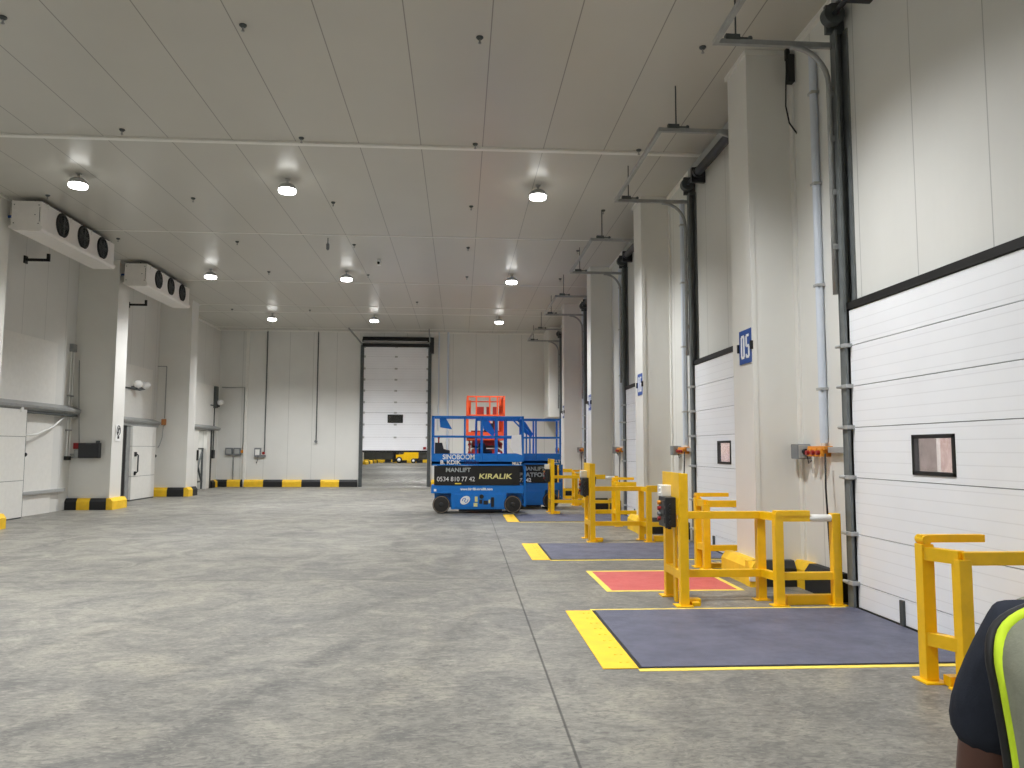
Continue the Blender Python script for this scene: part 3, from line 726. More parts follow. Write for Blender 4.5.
# ------------------------------------------------------------------ air coolers
def air_cooler(y0, L, label):
    x0, x1, z0, z1 = -9.08, -8.50, 5.98, 6.60
    t = thing('air_cooler', (x1, y0, z0), label, 'air cooler', 'white three-fan air coolers'); D = x0 - x1; h = z1 - z0
    b = B(); b.box(D, 0, 0, L, 0.10, h, 0.01); b.box(D + 0.02, -0.02, 0.01, L - 0.01, 0.03, 0.11)
    for k in range(4): b.box(-0.02, 0.012, 0.25 + k * (L - 0.5) / 3 - 0.02, 0.25 + k * (L - 0.5) / 3 + 0.02, h - 0.10, h + 0.005, 0.003)
    b.build('casing', 'cooler', t)
    b = B(); b.prism([(D - 0.03, 0.10), (D - 0.03, 0.06), (D + 0.1, 0.0), (0.0, 0.0), (0.035, 0.05), (0.035, 0.10)], 'y', -0.02, L + 0.02); b.build('drip_tray', 'cooler', t)
    for k in range(3):
        yc = 0.83 + 0.92 * k; zc = 0.36; r = 0.238
        f = B(); f.lathe([(r + 0.02, -0.002), (r + 0.02, 0.02), (r, 0.03), (r - 0.015, 0.03), (r - 0.015, 0.004), (0.02, 0.003)], 32, 0, (0, yc, zc), 'x'); f = f.build('fan', 'black', t)
        g = B()
        for q in range(1, 5):
            R = r * q / 4.5; g.tube([(0.034, yc + R * math.cos(2 * PI * m / 24), zc + R * math.sin(2 * PI * m / 24)) for m in range(25)], 0.003, 5)
        for q in range(8): g.beam((0.034, yc, zc), (0.034, yc + r * math.cos(q * PI / 4), zc + r * math.sin(q * PI / 4)), 0.006, 0.006)
        g.build('guard', 'dark_steel', f)
        bl = B(); bl.cyl((0.004, yc, zc), (0.026, yc, zc), 0.055, seg=16)
        for q in range(5):
            a = q * 2 * PI / 5; u = Vector((0, math.cos(a), math.sin(a))); v = Vector((0, -math.sin(a), math.cos(a))); c = Vector((0.012, yc, zc))
            p = [c + u * 0.05 - v * 0.03, c + u * 0.18 - v * 0.06, c + u * 0.19 + v * 0.05, c + u * 0.05 + v * 0.03]
            p2 = [w + Vector((0.006 + 0.006 * (m in (2, 3)), 0, 0)) for m, w in enumerate(p)]
            A = [bl.bm.verts.new(w) for w in p]; C = [bl.bm.verts.new(w) for w in p2]
            bl.bm.faces.new(A); bl.bm.faces.new(C[::-1])
            for m in range(4): bl.bm.faces.new((A[m], C[m], C[(m + 1) % 4], A[(m + 1) % 4]))
        bl.build('blades', 'black_plastic', f)
    b = B()
    for k in range(4): b.cyl((D / 2, 0.3 + k * (L - 0.6) / 3, h), (D / 2, 0.3 + k * (L - 0.6) / 3, H - z0), 0.015, seg=8)
    b.box(D + 0.05, -0.03, 0.1, L - 0.1, h, h + 0.03); b.build('hanger', 'dark_steel', t)
    b = B(); b.tube([(D, 0.2, 0.35), (D - 0.15, 0.2, 0.35), (D - 0.30, 0.25, 0.30), (D - 0.30, 0.3, -0.05)], 0.03, 8); b.build('coolant_pipe', 'blue_dark', t)
    # end-plate screws and latch
    b = B()
    for (u, v) in ((D + 0.05, 0.16), (D + 0.05, 0.54), (-0.05, 0.16), (-0.05, 0.54), (-0.12, 0.34)): b.cyl((u, -0.006, v), (u, 0.002, v), 0.012, seg=8)
    b.box(-0.035, -0.025, -0.004, 0.002, 0.2, 0.5); b.build('screw', 'dark_steel', t)
air_cooler(15.85, 3.30, 'white air cooler with three black fans, nearer of the two on the left')
air_cooler(21.12, 3.30, 'white air cooler with three black fans, farther of the two on the left')
for y0, w in ((18.6, 'nearer'), (24.3, 'farther')):
    b = B(); b.box(XL, XL + 0.56, y0, y0 + 0.06, 6.02, 6.08, 0.004); b.box(XL, XL + 0.03, y0 - 0.04, y0 + 0.10, 5.96, 6.14, 0.004); b.box(XL + 0.50, XL + 0.56, y0, y0 + 0.06, 6.02, 6.20, 0.004)
    tag(b.build('pipe_bracket', 'black'), 'black pipe bracket on the wall below the %s air cooler' % w, 'bracket')

# ------------------------------------------------------------------ left wall: cold room doors and fittings
t = thing('door_6', (XL, 17.6, 0), 'wide white sliding cold room door at the left edge under a grey rail', 'door', 'cold room doors', kind='structure')
b = B(); b.box(0, 0.035, -1.5, 2.65, 0, 4.28, 0.004); b.build('surround', 'trim', t)
for (z0, z1) in ((0.03, 0.86), (0.87, 1.87), (1.88, 2.50)):
    b = B(); b.box(0.13, 0.23, -1.4, 1.05, z0, z1, 0.005); b.build('leaf_section', 'trim', t)
b = B(); b.box(0.12, 0.225, -1.4, 1.075, 0.03, 2.50); b.box(0.14, 0.22, -1.4, 1.05, 0, 0.03); b.build('joint_strip', 'dark_steel', t)
b = B(); b.prism([(0.035, 2.50), (0.20, 2.50), (0.26, 2.56), (0.26, 2.62), (0.035, 2.72)], 'y', -1.5, 3.55); b.build('slide_rail', 'galv', t)
b = B(); b.box(0.05, 0.20, -1.5, 3.5, 2.44, 2.50); b.build('rail_shadow_strip', 'dark_steel', t)  # dark strip built in for the shade under the slide rail
b = B(); b.box(0.10, 0.25, 0.78, 0.88, 2.44, 2.56, 0.008); b.build('hanger_roller', 'white_plastic', t)
b = B(); b.box(0, 0.10, 1.2, 3.25, 0.50, 0.58, 0.006); b.build('floor_guide_rail', 'light_grey', t)
b = B(); b.cyl((0.20, 1.05, 1.46), (0.20, 1.12, 1.46), 0.05, seg=14); b.build('bumper', 'black', t)
b = B(); b.tube([(0.22, 1.05, 1.90), (0.18, 1.6, 1.94), (0.14, 2.4, 2.14), (0.12, 2.9, 2.38), (0.12, 3.1, 2.48)], 0.026, 8)
tag(b.build('supply_hose', 'white_plastic', None, (XL, 17.6, 0)), 'white curved hose from the sliding door up to its rail', 'hose')
t = thing('conduit', (XL, 20.98, 0), 'pair of pale vertical conduits in the corner left of the dark control box', 'pipe')
for u in (-0.06, 0.08):
    b = B(); b.cyl((0.05, u, 1.4), (0.05, u, 4.2), 0.018, seg=10); b.build('tube', 'white_plastic', t)
b = B(); b.box(0.0, 0.10, -0.08, 0.12, 4.15, 4.36, 0.01); b.build('top_box', 'galv', t)
b = B(); b.box(0.0, 0.10, -0.09, 0.09, 1.30, 1.40, 0.01); b.build('end_cap', 'black', t)
for z in (2.08, 2.98):
    b = B(); b.box(0.0, 0.08, -0.09, 0.11, z - 0.02, z + 0.02, 0.006); b.build('pipe_clip', 'galv', t)
t = thing('control_cabinet', (-9.76, 21.2, 1.35), 'dark grey control box on the left pillar', 'control box')
b = B(); b.box(-0.26, 0.26, -0.16, 0, 0, 0.40, 0.01); b.build('housing', 'black_plastic', t)
b = B(); b.box(-0.25, 0.25, -0.175, -0.16, 0.01, 0.39, 0.006); b.build('lid', 'black_plastic', t)
b = B(); b.box(-0.06, 0.06, -0.19, -0.16, 0.37, 0.40, 0.004); b.cyl((0.20, -0.08, 0.40), (0.20, -0.08, 0.46), 0.05, seg=12); b.build('latch', 'dark_steel', t)
t = thing('alarm_box', (-10.12, 21.2, 1.55), 'small dark red alarm box left of the dark grey control box', 'alarm')
b = B(); b.box(-0.075, 0.075, -0.07, 0, 0.04, 0.20, 0.01); b.build('housing', 'red', t)
b = B(); b.box(-0.06, 0.08, -0.05, 0, -0.20, 0.02, 0.01); b.build('base_plate', 'light_grey', t)
b = B(); b.cyl((-0.22, -0.03, -0.10), (0.10, -0.03, -0.10), 0.016, seg=8); b.cyl((-0.22, -0.03, -0.18), (0.10, -0.03, -0.18), 0.016, seg=8); b.build('conduit', 'galv', t)
b = B(); b.tube([(0.05, -0.02, 0.2), (0.02, -0.02, 0.8), (-0.02, -0.02, 1.6), (-0.05, -0.02, 2.4)], 0.008, 6); b.build('lead', 'grey_box', t)
t = thing('warning_sign', (-9.24, 21.56, 2.03), 'small white prohibition sign on the side of the left pillar', 'sign')
b = B(); b.box(0, 0.006, -0.17, 0.17, -0.22, 0.22, 0.002); b.build('plate', 'white_plastic', t)
b = B(); b.tube([(0.010, 0.10 * math.cos(a * PI / 12), 0.06 + 0.13 * math.sin(a * PI / 12)) for a in range(25)], 0.012, 6); b.beam((0.012, 0.07, 0.15), (0.012, -0.07, -0.03), 0.016, 0.016); b.build('prohibition_ring', 'black_plastic', t)
b = B(); b.box(0.004, 0.010, -0.03, 0.02, -0.02, 0.14, 0.002); b.box(0.004, 0.010, -0.05, 0.06, -0.16, -0.09, 0.002); b.build('pictogram', 'black', t)

t = thing('door_7', (XL, 24.05, 0), 'white cold room door with black handle between the two left pillars', 'door', 'cold room doors', kind='structure')
b = B(); b.box(0.0, 0.03, -0.4, 2.3, 0, 2.40); b.box(0.0, 0.02, -2.6, 2.35, 0, 4.22, 0.004); b.build('surround', 'trim', t)
b = B(); b.box(0.03, 0.17, -0.10, 0.14, 0, 2.36); b.build('dark_gap', 'black', t)
b = B(); b.box(0.0, 0.19, 0.15, 0.40, 0, 2.36, 0.008); b.box(0.0, 0.16, -0.30, -0.12, 0, 2.36, 0.006); b.build('jamb_post', 'galv', t)
for (z0, z1) in ((0.04, 0.74), (0.75, 1.67), (1.68, 2.30)):
    b = B(); b.box(0.17, 0.26, 0.42, 2.22, z0, z1, 0.006); b.build('leaf_section', 'trim', t)
b = B(); b.box(0.17, 0.255, 0.42, 2.21, 0.74, 0.75); b.box(0.17, 0.255, 0.42, 2.21, 1.67, 1.68); b.box(0.17, 0.25, 0.36, 2.2, 0, 0.035); b.build('joint_strip', 'dark_steel', t)
hb = B(); hb.box(0.26, 0.30, 0.58, 0.66, 0.78, 0.90, 0.01); hb.box(0.26, 0.30, 0.56, 0.68, 1.36, 1.50, 0.01); hb.tube([(0.30, 0.62, 0.84), (0.36, 0.62, 0.9), (0.36, 0.62, 1.4), (0.30, 0.62, 1.44)], 0.022, 8); hb.build('handle', 'black', t)
b = B(); b.cyl((0.24, 2.22, 1.36), (0.24, 2.27, 1.36), 0.05, seg=12); b.build('bumper', 'black', t)
b = B(); b.prism([(0.02, 2.38), (0.22, 2.38), (0.28, 2.44), (0.28, 2.48), (0.02, 2.58)], 'y', -0.5, 2.55); b.box(0.06, 0.22, -0.48, 2.5, 2.30, 2.38); b.build('slide_rail', 'galv', t)
t = thing('junction_box', (-10.03, 26.9, 2.50), 'small orange-brown connector box at the end of the grey rail by the left pillar', 'electrical box')
b = B(); b.box(-0.07, 0.07, -0.08, 0, -0.10, 0.10, 0.01); b.build('housing', 'copper', t)
b = B(); b.cyl((0.02, -0.03, 0.12), (0.02, -0.03, 1.9), 0.016, seg=8); b.cyl((0.02, -0.03, 1.9), (-0.28, -0.03, 1.9), 0.016, seg=8); b.build('conduit', 'galv', t)
b = B(); b.tube([(0, -0.05, -0.1), (-0.02, -0.06, -0.5), (-0.10, -0.06, -0.78), (-0.16, -0.05, -0.86)], 0.014, 8); b.build('lead', 'light_grey', t)
def beacon(loc, label, n=2):
    t = thing('wall_lamp', loc, label, 'wall lamp')
    b = B(); b.box(0.0, 0.05, -0.55, 0.75, -0.05, 0.0, 0.006); b.cyl((0.05, 0.05, -0.03), (0.22, 0.05, -0.03), 0.03, seg=10); b.build('bracket', 'dark_steel', t)
    for k in range(n):
        y_ = 0.05 + 0.62 * k
        b = B(); b.cyl((0.05, y_, 0.0), (0.20, y_, 0.03), 0.05, seg=12); b.build('holder', 'grey_box', t)
        b = B(); b.ball((0.24, y_, 0.12), 0.145, (1, 1, 0.85)); b.build('globe', 'glass_globe', t)
beacon((XL, 24.68, 3.50), 'pair of white globe lamps on a bar above the middle cold room door')
beacon((XL, 33.0, 3.42), 'single white globe lamp in the back left corner', 1)

t = thing('door_8', (XL, 30.9, 0), 'narrow open doorway in the far left wall with a folding lattice gate', 'door', 'cold room doors', kind='structure')
b = B(); b.box(0, 0.03, -2.2, 2.0, 2.5, 4.2, 0.004); b.box(0, 0.03, -2.2, -0.8, 0, 2.5, 0.004); b.build('surround', 'trim', t)
b = B(); b.prism([(0.02, 2.36), (0.22, 2.36), (0.28, 2.42), (0.28, 2.46), (0.02, 2.56)], 'y', -1.2, 2.2); b.build('slide_rail', 'galv', t)
b = B(); b.box(0.0, 0.12, 1.36, 1.62, 0, 2.36, 0.006); b.build('dark_seal', 'black', t)
b = B(); b.box(0.0, 0.14, 0.95, 1.34, 0, 2.34, 0.006); b.build('jamb_post', 'trim', t)
b = B(); b.box(0.04, 0.16, -2.0, -0.15, 0.03, 2.34, 0.006); b.build('leaf', 'trim', t)
b = B(); b.box(0.16, 0.20, -0.32, -0.18, 1.15, 1.55, 0.01); b.build('handle', 'black', t)
g = B()
for (a, c) in (((-0.1, 1.6), (0.95, 1.6)), ((-0.1, 0.3), (0.95, 0.3)), ((0.30, 0.3), (0.30, 1.6)), ((0.9, 0.0), (0.9, 1.6)), ((-0.1, 0.3), (0.9, 1.5)), ((-0.1, 1.5), (0.9, 0.3))):
    g.beam((-0.02, a[0], a[1]), (-0.02, c[0], c[1]), 0.06, 0.06)
g.build('lattice_gate', 'dark_steel', t)
t = thing('conduit', (XL, 32.95, 0), 'dark vertical conduit with switch right of the far left doorway', 'pipe')
b = B(); b.cyl((0.04, 0, 1.3), (0.04, 0, 4.15), 0.022, seg=8); b.box(0, 0.14, -0.14, 0.14, 3.3, 4.2, 0.01); b.build('tube', 'dark_steel', t)
b = B(); b.box(0, 0.09, -0.10, 0.10, 1.2, 1.55, 0.01); b.build('switch', 'black_plastic', t)

# ------------------------------------------------------------------ back wall fittings
t = thing('distribution_box', (-9.62, YB + 0.12, 1.34), 'grey socket boxes with a pipe conduit loop in the recessed back left corner', 'electrical box')
for k in range(2):
    b = B(); b.box(-0.32 + k * 0.34, -0.02 + k * 0.34, -0.10, 0, 0, 0.30, 0.012); b.build('housing', 'grey_box', t)
    b = B(); b.box(-0.27 + k * 0.34, -0.07 + k * 0.34, -0.115, -0.10, 0.05, 0.25, 0.006); b.build('cover', 'light_grey', t)
b = B(); b.cyl((0.40, -0.06, 0.15), (0.40, -0.10, 0.15), 0.07, seg=14); b.build('socket', 'orange', t)
b = B(); b.tube([(0.40, -0.03, 0.2), (0.40, -0.03, 2.88), (-0.55, -0.03, 2.88)], 0.018, 8); b.cyl((0.02, -0.04, -1.05), (0.02, -0.04, 0.0), 0.03, seg=10); b.build('conduit', 'galv', t)
t = thing('distribution_box', (-8.45, YB, 1.22), 'grey switch box below the left of two thin conduits on the back wall', 'electrical box')
b = B(); b.box(-0.24, 0.02, -0.12, 0, 0.05, 0.42, 0.012); b.box(-0.10, 0.22, -0.08, 0, 0.03, 0.12, 0.01); b.build('housing', 'grey_box', t)
b = B(); b.box(-0.20, -0.02, -0.135, -0.12, 0.12, 0.36, 0.006); b.build('cover', 'white_plastic', t)
b = B(); b.cyl((0.14, -0.08, 0.2), (0.14, -0.12, 0.2), 0.06, seg=14); b.build('socket', 'red', t)
b = B(); b.cyl((0.16, -0.03, 0.25), (0.16, -0.03, H - 1.22), 0.022, seg=8); b.tube([(-0.12, -0.05, 0.05), (-0.12, -0.05, -0.12), (-0.16, -0.06, -0.22)], 0.014, 8); b.build('conduit', 'dark_steel', t)
t = thing('conduit', (-6.14, YB, 0), 'thin vertical conduit with a pull ring in the middle of the left back wall', 'pipe')
b = B(); b.cyl((0, -0.03, 1.98), (0, -0.03, H), 0.022, seg=8); b.build('tube', 'dark_steel', t)
b = B(); b.cyl((0, -0.02, 1.92), (0, -0.10, 1.92), 0.06, seg=14); b.build('end_plug', 'grey_box', t)
b = B(); b.cyl((-0.55, YB - 0.05, 0.4), (-0.55, YB - 0.05, H), 0.045, seg=12); b.cyl((-0.95, YB - 0.04, 2.4), (-0.95, YB - 0.04, H), 0.03, seg=10)
tag(b.build('riser_pipe', 'blue_pipe'), 'two pale riser pipes on the back wall right of the tall door', 'pipe')

# ------------------------------------------------------------------ tall back door
t = thing('door_9', ((BD0 + BD1) / 2, YB, 0), 'tall white sectional door in the back wall standing partly open', 'door', kind='structure')
hw = (BD1 - BD0) / 2
edges = [1.55, 2.11, 2.66, 3.17, 3.62, 4.12, 4.60, 5.08, 5.60, 6.02]
for a, c in zip(edges[:-1], edges[1:]):
    b = B()
    if abs(a - 2.66) < 0.01:
        b.box(-hw + 0.05, -0.33, -0.07, -0.02, a, c - 0.012); b.box(0.33, hw - 0.05, -0.07, -0.02, a, c - 0.012); b.box(-0.33, 0.33, -0.07, -0.02, a, a + 0.07); b.box(-0.33, 0.33, -0.07, -0.02, c - 0.08, c - 0.012)
    else:
        b.box(-hw + 0.05, hw - 0.05, -0.07, -0.02, a, c - 0.005)
    b.build('door_panel', 'door', t)
    h = B(); h.box(-0.06, 0.06, -0.085, -0.07, c - 0.04, c + 0.03); h.box(-hw + 0.06, -hw + 0.14, -0.085, -0.07, c - 0.05, c + 0.04); h.box(hw - 0.14, hw - 0.06, -0.085, -0.07, c - 0.05, c + 0.04); h.build('hinge', 'light_grey', t)
b = B(); b.box(-hw + 0.06, hw - 0.06, -0.05, -0.03, 1.56, 2.7); b.box(-hw + 0.06, hw - 0.06, -0.05, -0.03, 3.12, 6.0); b.build('joint_seal', 'grey_box', t)
f = B()
for (x0, x1, z0, z1) in ((-0.33, 0.33, 2.73, 2.77), (-0.33, 0.33, 3.05, 3.09), (-0.33, -0.27, 2.73, 3.09), (0.27, 0.33, 2.73, 3.09)): f.box(x0, x1, -0.09, -0.01, z0, z1, 0.004)
f = f.build('window_frame', 'black', t)
b = B(); b.box(-0.29, 0.29, -0.05, -0.044, 2.75, 3.07); b.build('pane', 'smoke_pane', f)
b = B(); b.box(-hw + 0.03, hw - 0.03, -0.08, -0.01, 1.47, 1.55, 0.01); b.build('bottom_seal', 'black', t)
for s in (-1, 1):
    b = B(); b.box(s * hw - 0.07, s * hw + 0.07, -0.12, 0.0, 0, 6.1, 0.008); b.build('guide_post', 'dark_steel', t)
b = B(); b.cyl((-hw, -0.2, 6.28), (hw, -0.2, 6.28), 0.06, seg=14); b.box(-hw, hw + 0.12, -0.16, 0.0, 6.02, 6.16); b.box(-hw, hw + 0.1, -0.10, 0.0, 6.34, 6.46); b.build('spring_shaft', 'black', t)
b = B(); b.cyl((-hw + 0.06, -0.30, 6.24), (hw - 0.1, -0.30, 6.24), 0.025, seg=10); b.build('torsion_tube', 'galv', t)
b = B(); b.box(hw + 0.0, hw + 0.18, -0.34, -0.02, 5.75, 6.42, 0.02); b.build('motor', 'black_plastic', t)
b = B(); b.beam((-hw, -0.1, 6.1), (-hw - 0.45, -1.2, H - 0.05), 0.05, 0.05); b.beam((hw, -0.1, 6.1), (hw + 0.0, -1.2, H - 0.05), 0.05, 0.05); b.build('track_stay', 'galv', t)
b = B(); b.box(hw - 0.24, hw - 0.12, -0.12, -0.07, 1.60, 1.70, 0.01); b.build('latch', 'red', t)

# things in the hall beyond
b = B(); b.box(-10.4, -9.9, 80, 80.5, 0, 9); struct(b, 'pillar_far', 'pillar')
kerb([((-13.6, 92), (3.0, 92), (0, -1), [(0.9, Yl), (0.6, Bk)] * 9)], None, 'banded kerb at the far end of the hall beyond the back door', h=0.36, d=0.3)
kerb([((-9.9, 79.9), (-9.9, 92), (1, 0), [(2.4, Yl), (1.3, Bk)] * 3)], None, 'banded kerb along the side of the hall beyond the back door', h=0.36, d=0.3)
t = thing('forklift', (-6.7, 88.5, 0), 'yellow forklift truck seen below the half-open tall back door', 'forklift')
b = B(); b.prism([(-0.5, 0.35), (1.75, 0.35), (2.0, 0.6), (2.0, 1.25), (1.7, 1.55), (0.6, 1.55), (0.3, 1.0), (-0.5, 0.95)], 'y', -0.6, 0.6); b.build('body', 'yellow', t)
b = B(); b.box(1.55, 2.05, -0.62, 0.62, 0.25, 0.55, 0.05); b.build('counterweight', 'black_plastic', t)
b = B()
for yy in (-0.45, 0.45): b.box(-0.85, -0.68, yy - 0.06, yy + 0.06, 0.1, 2.3); b.box(-0.68, -0.58, yy - 0.05, yy + 0.05, 0.1, 2.2)
b.box(-0.9, -0.6, -0.5, 0.5, 0.6, 0.75); b.box(-0.9, -0.6, -0.5, 0.5, 1.3, 1.45); b.box(-0.75, -0.5, -0.5, 0.5, 0.3, 1.2); b.build('mast', 'black', t)
b = B()
for yy in (-0.3, 0.3): b.box(-1.95, -0.85, yy - 0.06, yy + 0.06, 0.08, 0.13); b.box(-0.92, -0.86, yy - 0.06, yy + 0.06, 0.08, 0.6)
b.build('fork', 'dark_steel', t)
for (x, r) in ((-0.15, 0.36), (1.45, 0.27)):
    for yy in (-0.56, 0.56):
        w = B(); w.lathe([(r * 0.5, -0.11), (r, -0.10), (r, 0.10), (r * 0.5, 0.11)], 20, 0, (x, yy, r), 'y'); w = w.build('wheel', 'black', t)
        b = B(); b.lathe([(0.04, -0.125), (r * 0.55, -0.12), (r * 0.55, 0.12), (0.04, 0.125)], 16, 0, (x, yy, r), 'y'); b.build('rim', 'white_plastic', w)
b = B()
for (x0, x1) in ((-0.35, -0.1), (1.45, 1.2)):
    for yy in (-0.5, 0.5): b.beam((x0, yy, 0.95), (x1, yy, 2.15), 0.07, 0.07)
b.box(-0.15, 1.25, -0.55, 0.55, 2.1, 2.2); b.build('overhead_guard', 'black', t)
b = B(); b.box(0.55, 1.0, -0.25, 0.25, 1.5, 1.62, 0.03); b.box(0.95, 1.08, -0.25, 0.25, 1.55, 2.0, 0.03); b.build('seat', 'black_plastic', t)

# ------------------------------------------------------------------ scissor lifts
def scissor_lift(loc, rz, label, paint, L=2.35, W=0.80, top=2.46, deck=1.50, pack=(0.70, 1.20), words=True, second=False, arms='black'):
    t = thing('scissor_lift', loc, label, 'scissor lift', 'parked scissor lifts', rz)
    p0, p1 = pack; hl, hw = L / 2, W / 2
    # chassis
    b = B(); b.box(-hl, hl, -hw + 0.03, hw - 0.03, p0 - 0.20, p0, 0.012); b.build('upper_chassis', paint, t)
    b = B(); b.box(-hl + 0.50, hl - 0.44, -hw + 0.02, hw - 0.02, 0.10, p0 - 0.19, 0.02); b.box(-hl + 0.08, hl - 0.05, -hw + 0.16, hw - 0.16, 0.14, p0 - 0.18, 0.02); b.build('lower_chassis', paint, t)
    b = B(); b.box(-hl + 0.7, hl - 0.55, -hw + 0.05, hw - 0.05, 0.045, 0.11, 0.01); b.build('pothole_guard', 'black', t)
    for s in (-1, 1):
        b = B(); b.box(-hl + 0.60, -hl + 1.12, s * (hw - 0.02) - 0.012, s * (hw - 0.02) + 0.012, 0.15, p0 - 0.22, 0.012); b.box(hl - 1.2, hl - 0.52, s * (hw - 0.02) - 0.012, s * (hw - 0.02) + 0.012, 0.15, p0 - 0.22, 0.012); b.build('side_door', paint, t)
    for wx in (-hl + 0.26, hl - 0.28):
        for s in (-1, 1):
            w = B(); yc = s * (hw - 0.06); w.lathe([(0.13, -0.075), (0.205, -0.075), (0.222, -0.05), (0.222, 0.05), (0.205, 0.075), (0.13, 0.075)], 28, 0, (wx, yc, 0.222), 'y')
            for q in (-0.076, 0.076): w.tube([(wx + 0.200 * math.cos(a * PI / 14), yc + q, 0.222 + 0.200 * math.sin(a * PI / 14)) for a in range(29)], 0.009, 6, 1)
            w = w.build('wheel', ['tyre', 'tyre_rim'], t)
            b = B(); b.lathe([(0.03, -0.088), (0.06, -0.086), (0.06, -0.07), (0.13, -0.066), (0.13, 0.066), (0.06, 0.07), (0.06, 0.086), (0.03, 0.088)], 20, 0, (wx, yc, 0.222), 'y'); b.build('hub', 'black_plastic', w)
    # folded scissor arms
    n = 4; dz = (p1 - p0) / n
    for k in range(n):
        for s in (-1, 1):
            b = B(); z = p0 + dz * (k + 0.5)
            b.beam((-hl + 0.10, s * (hw - 0.10), z - dz * 0.16), (hl - 0.12, s * (hw - 0.10), z + dz * 0.16), 0.045, dz * 0.74)
            for q in (-hl + 0.14, 0, hl - 0.16): b.cyl((q, s * (hw - 0.135), z), (q, s * (hw - 0.06), z), 0.03, seg=10)
            b.build('scissor_arm', arms, t)
        b = B(); z = p0 + dz * (k + 0.5); b.beam((-hl + 0.14, 0, z + dz * 0.16), (hl - 0.16, 0, z - dz * 0.16), W - 0.34, dz * 0.6); b.build('inner_arm', arms if arms != 'black' else 'black_plastic', t)
    # platform
    b = B(); b.box(-hl, hl, -hw, hw, p1 + 0.04, p1 + 0.10); b.box(-hl, hl, -hw, -hw + 0.025, p1, deck); b.box(-hl, hl, hw - 0.025, hw, p1, deck); b.box(-hl, -hl + 0.025, -hw, hw, p1, deck); b.box(hl - 0.025, hl, -hw, hw, p1, deck); b.build('platform', paint, t)
    # extension deck side plates
    b = B(); b.box(-hl * 0.1, hl - 0.03, -hw + 0.03, -hw + 0.05, p1 + 0.1, deck - 0.03); b.build('extension_deck', paint, t)
    mid = (deck + top) / 2 - 0.04; r = 0.021
    rails = [(z, s) for z in (top - r, mid) for s in (-1, 1)]
    for z, s in rails:
        b = B(); b.beam((-hl, s * (hw - r), z), (hl, s * (hw - r), z), 0.045, 0.045, bevel=0.008); b.build('rail', paint, t)
    for z in (top - r, mid):
        for s in (-1, 1):
            b = B(); b.beam((s * (hl - r), -hw, z), (s * (hl - r), hw, z), 0.045, 0.045, bevel=0.008); b.build('end_rail', paint, t)
    for u in (-1.0, -0.29, 0.09, 0.42, 1.0):
        for s in (-1, 1):
            b = B(); x = u * (hl - r); b.beam((x, s * (hw - r), p1 + 0.1), (x, s * (hw - r), top - (0 if u != 0.09 else 0.02)), 0.045, 0.045, bevel=0.008); b.build('stanchion', paint, t)
    b = B(); b.prism([(-hl * 0.84, top - 0.05), (-hl * 0.70, top - 0.05), (-hl * 0.56, top - 0.34), (-hl * 0.82, top - 0.29)], 'y', -hw + 0.10, -hw + 0.16); b.build('bracket', paint, t)
    b = B(); b.prism([(0.12, top - 0.05), (0.16, top - 0.30), (0.42, top - 0.52), (0.46, top - 0.40), (0.24, top - 0.06)], 'y', hw - 0.14, hw - 0.06); b.build('bracket', paint, t)
    c = B(); c.prism([(-hl + 0.08, deck), (-hl + 0.08, deck + 0.28), (-hl + 0.26, deck + 0.28), (-hl + 0.30, deck + 0.12), (-hl + 0.46, deck + 0.08), (-hl + 0.46, deck)], 'y', -0.25, 0.05); c = c.build('control_console', 'black_plastic', t)
    b = B(); b.cyl((-hl + 0.17, -0.12, deck + 0.28), (-hl + 0.17, -0.12, deck + 0.40), 0.02, seg=10); b.ball((-hl + 0.17, -0.12, deck + 0.41), 0.03); b.build('joystick', 'red', c)
    # ladder end
    lad = B(); x = hl + 0.03
    for yy in (-hw + 0.10, hw - 0.30): lad.box(x - 0.02, x + 0.03, yy - 0.025, yy + 0.025, 0.16, p1, 0.006)
    for z in (0.30, 0.55, 0.80, 1.05): lad.box(x - 0.01, x + 0.02, -hw + 0.1, hw - 0.30, z - 0.02, z + 0.02, 0.004)
    lad.build('ladder', paint, t)
    f = -hw - 0.001
    if words:
        R, U = (1, 0, 0), (0, 0, 1)
        letters('SINOBOOM', 0.12, 'white_ink', t, (-hl + 0.28, -hw - 0.002, deck - 0.138), R, U, 0.001, 0.90, 0.004)
        letters('B. KDIK', 0.10, 'white_ink', t, (-hl + 0.22, -hw - 0.002, p1 + 0.035), R, U, 0.001, 1.08, 0.003)
        letters('UGUN', 0.09, 'navy_ink', t, (-hl + 0.82, -hw - 0.002, p1 + 0.04), R, U, 0.001, 1.0, 0.003)
        letters('MLLT', 0.07, 'white_ink', t, (hl - 0.30, -hw - 0.002, p1 + 0.02), R, U, 0.001, 1.05, 0.003)
        # hoarding hung over the folded arms
        s = B(); s.box(-hl + 0.07, hl - 0.10, -hw + 0.018, -hw + 0.028, p0 + 0.005, p1 - 0.01); s = s.build('banner', 'black', t)
        yb = -hw + 0.016
        letters('MANLIFT', 0.105, 'grey_ink', s, (-hl + 0.36, yb, p1 - 0.16), R, U, 0.001, 1.05, 0.003)
        letters('0534 810 77 42', 0.115, 'white_ink', s, (-hl + 0.14, yb, p0 + 0.105), R, U, 0.001, 0.93, 0.0)
        letters('KIRALIK', 0.125, 'pale_yellow_ink', s, (0.02, yb, p0 + 0.17), R, U, 0.001, 1.32, 0.004, shear=0.12)
        b = B(); b.box(-hl + 0.60, -hl + 0.76, yb - 0.004, yb, p0 + 0.03, p0 + 0.06); b.build('yellow_label', 'line_yellow', s)
        letters('www.kiralik-manlift.com', 0.058, 'white_ink', t, (-hl + 0.74, -hw + 0.027, p0 - 0.12), R, U, 0.001, 1.0, 0.004)
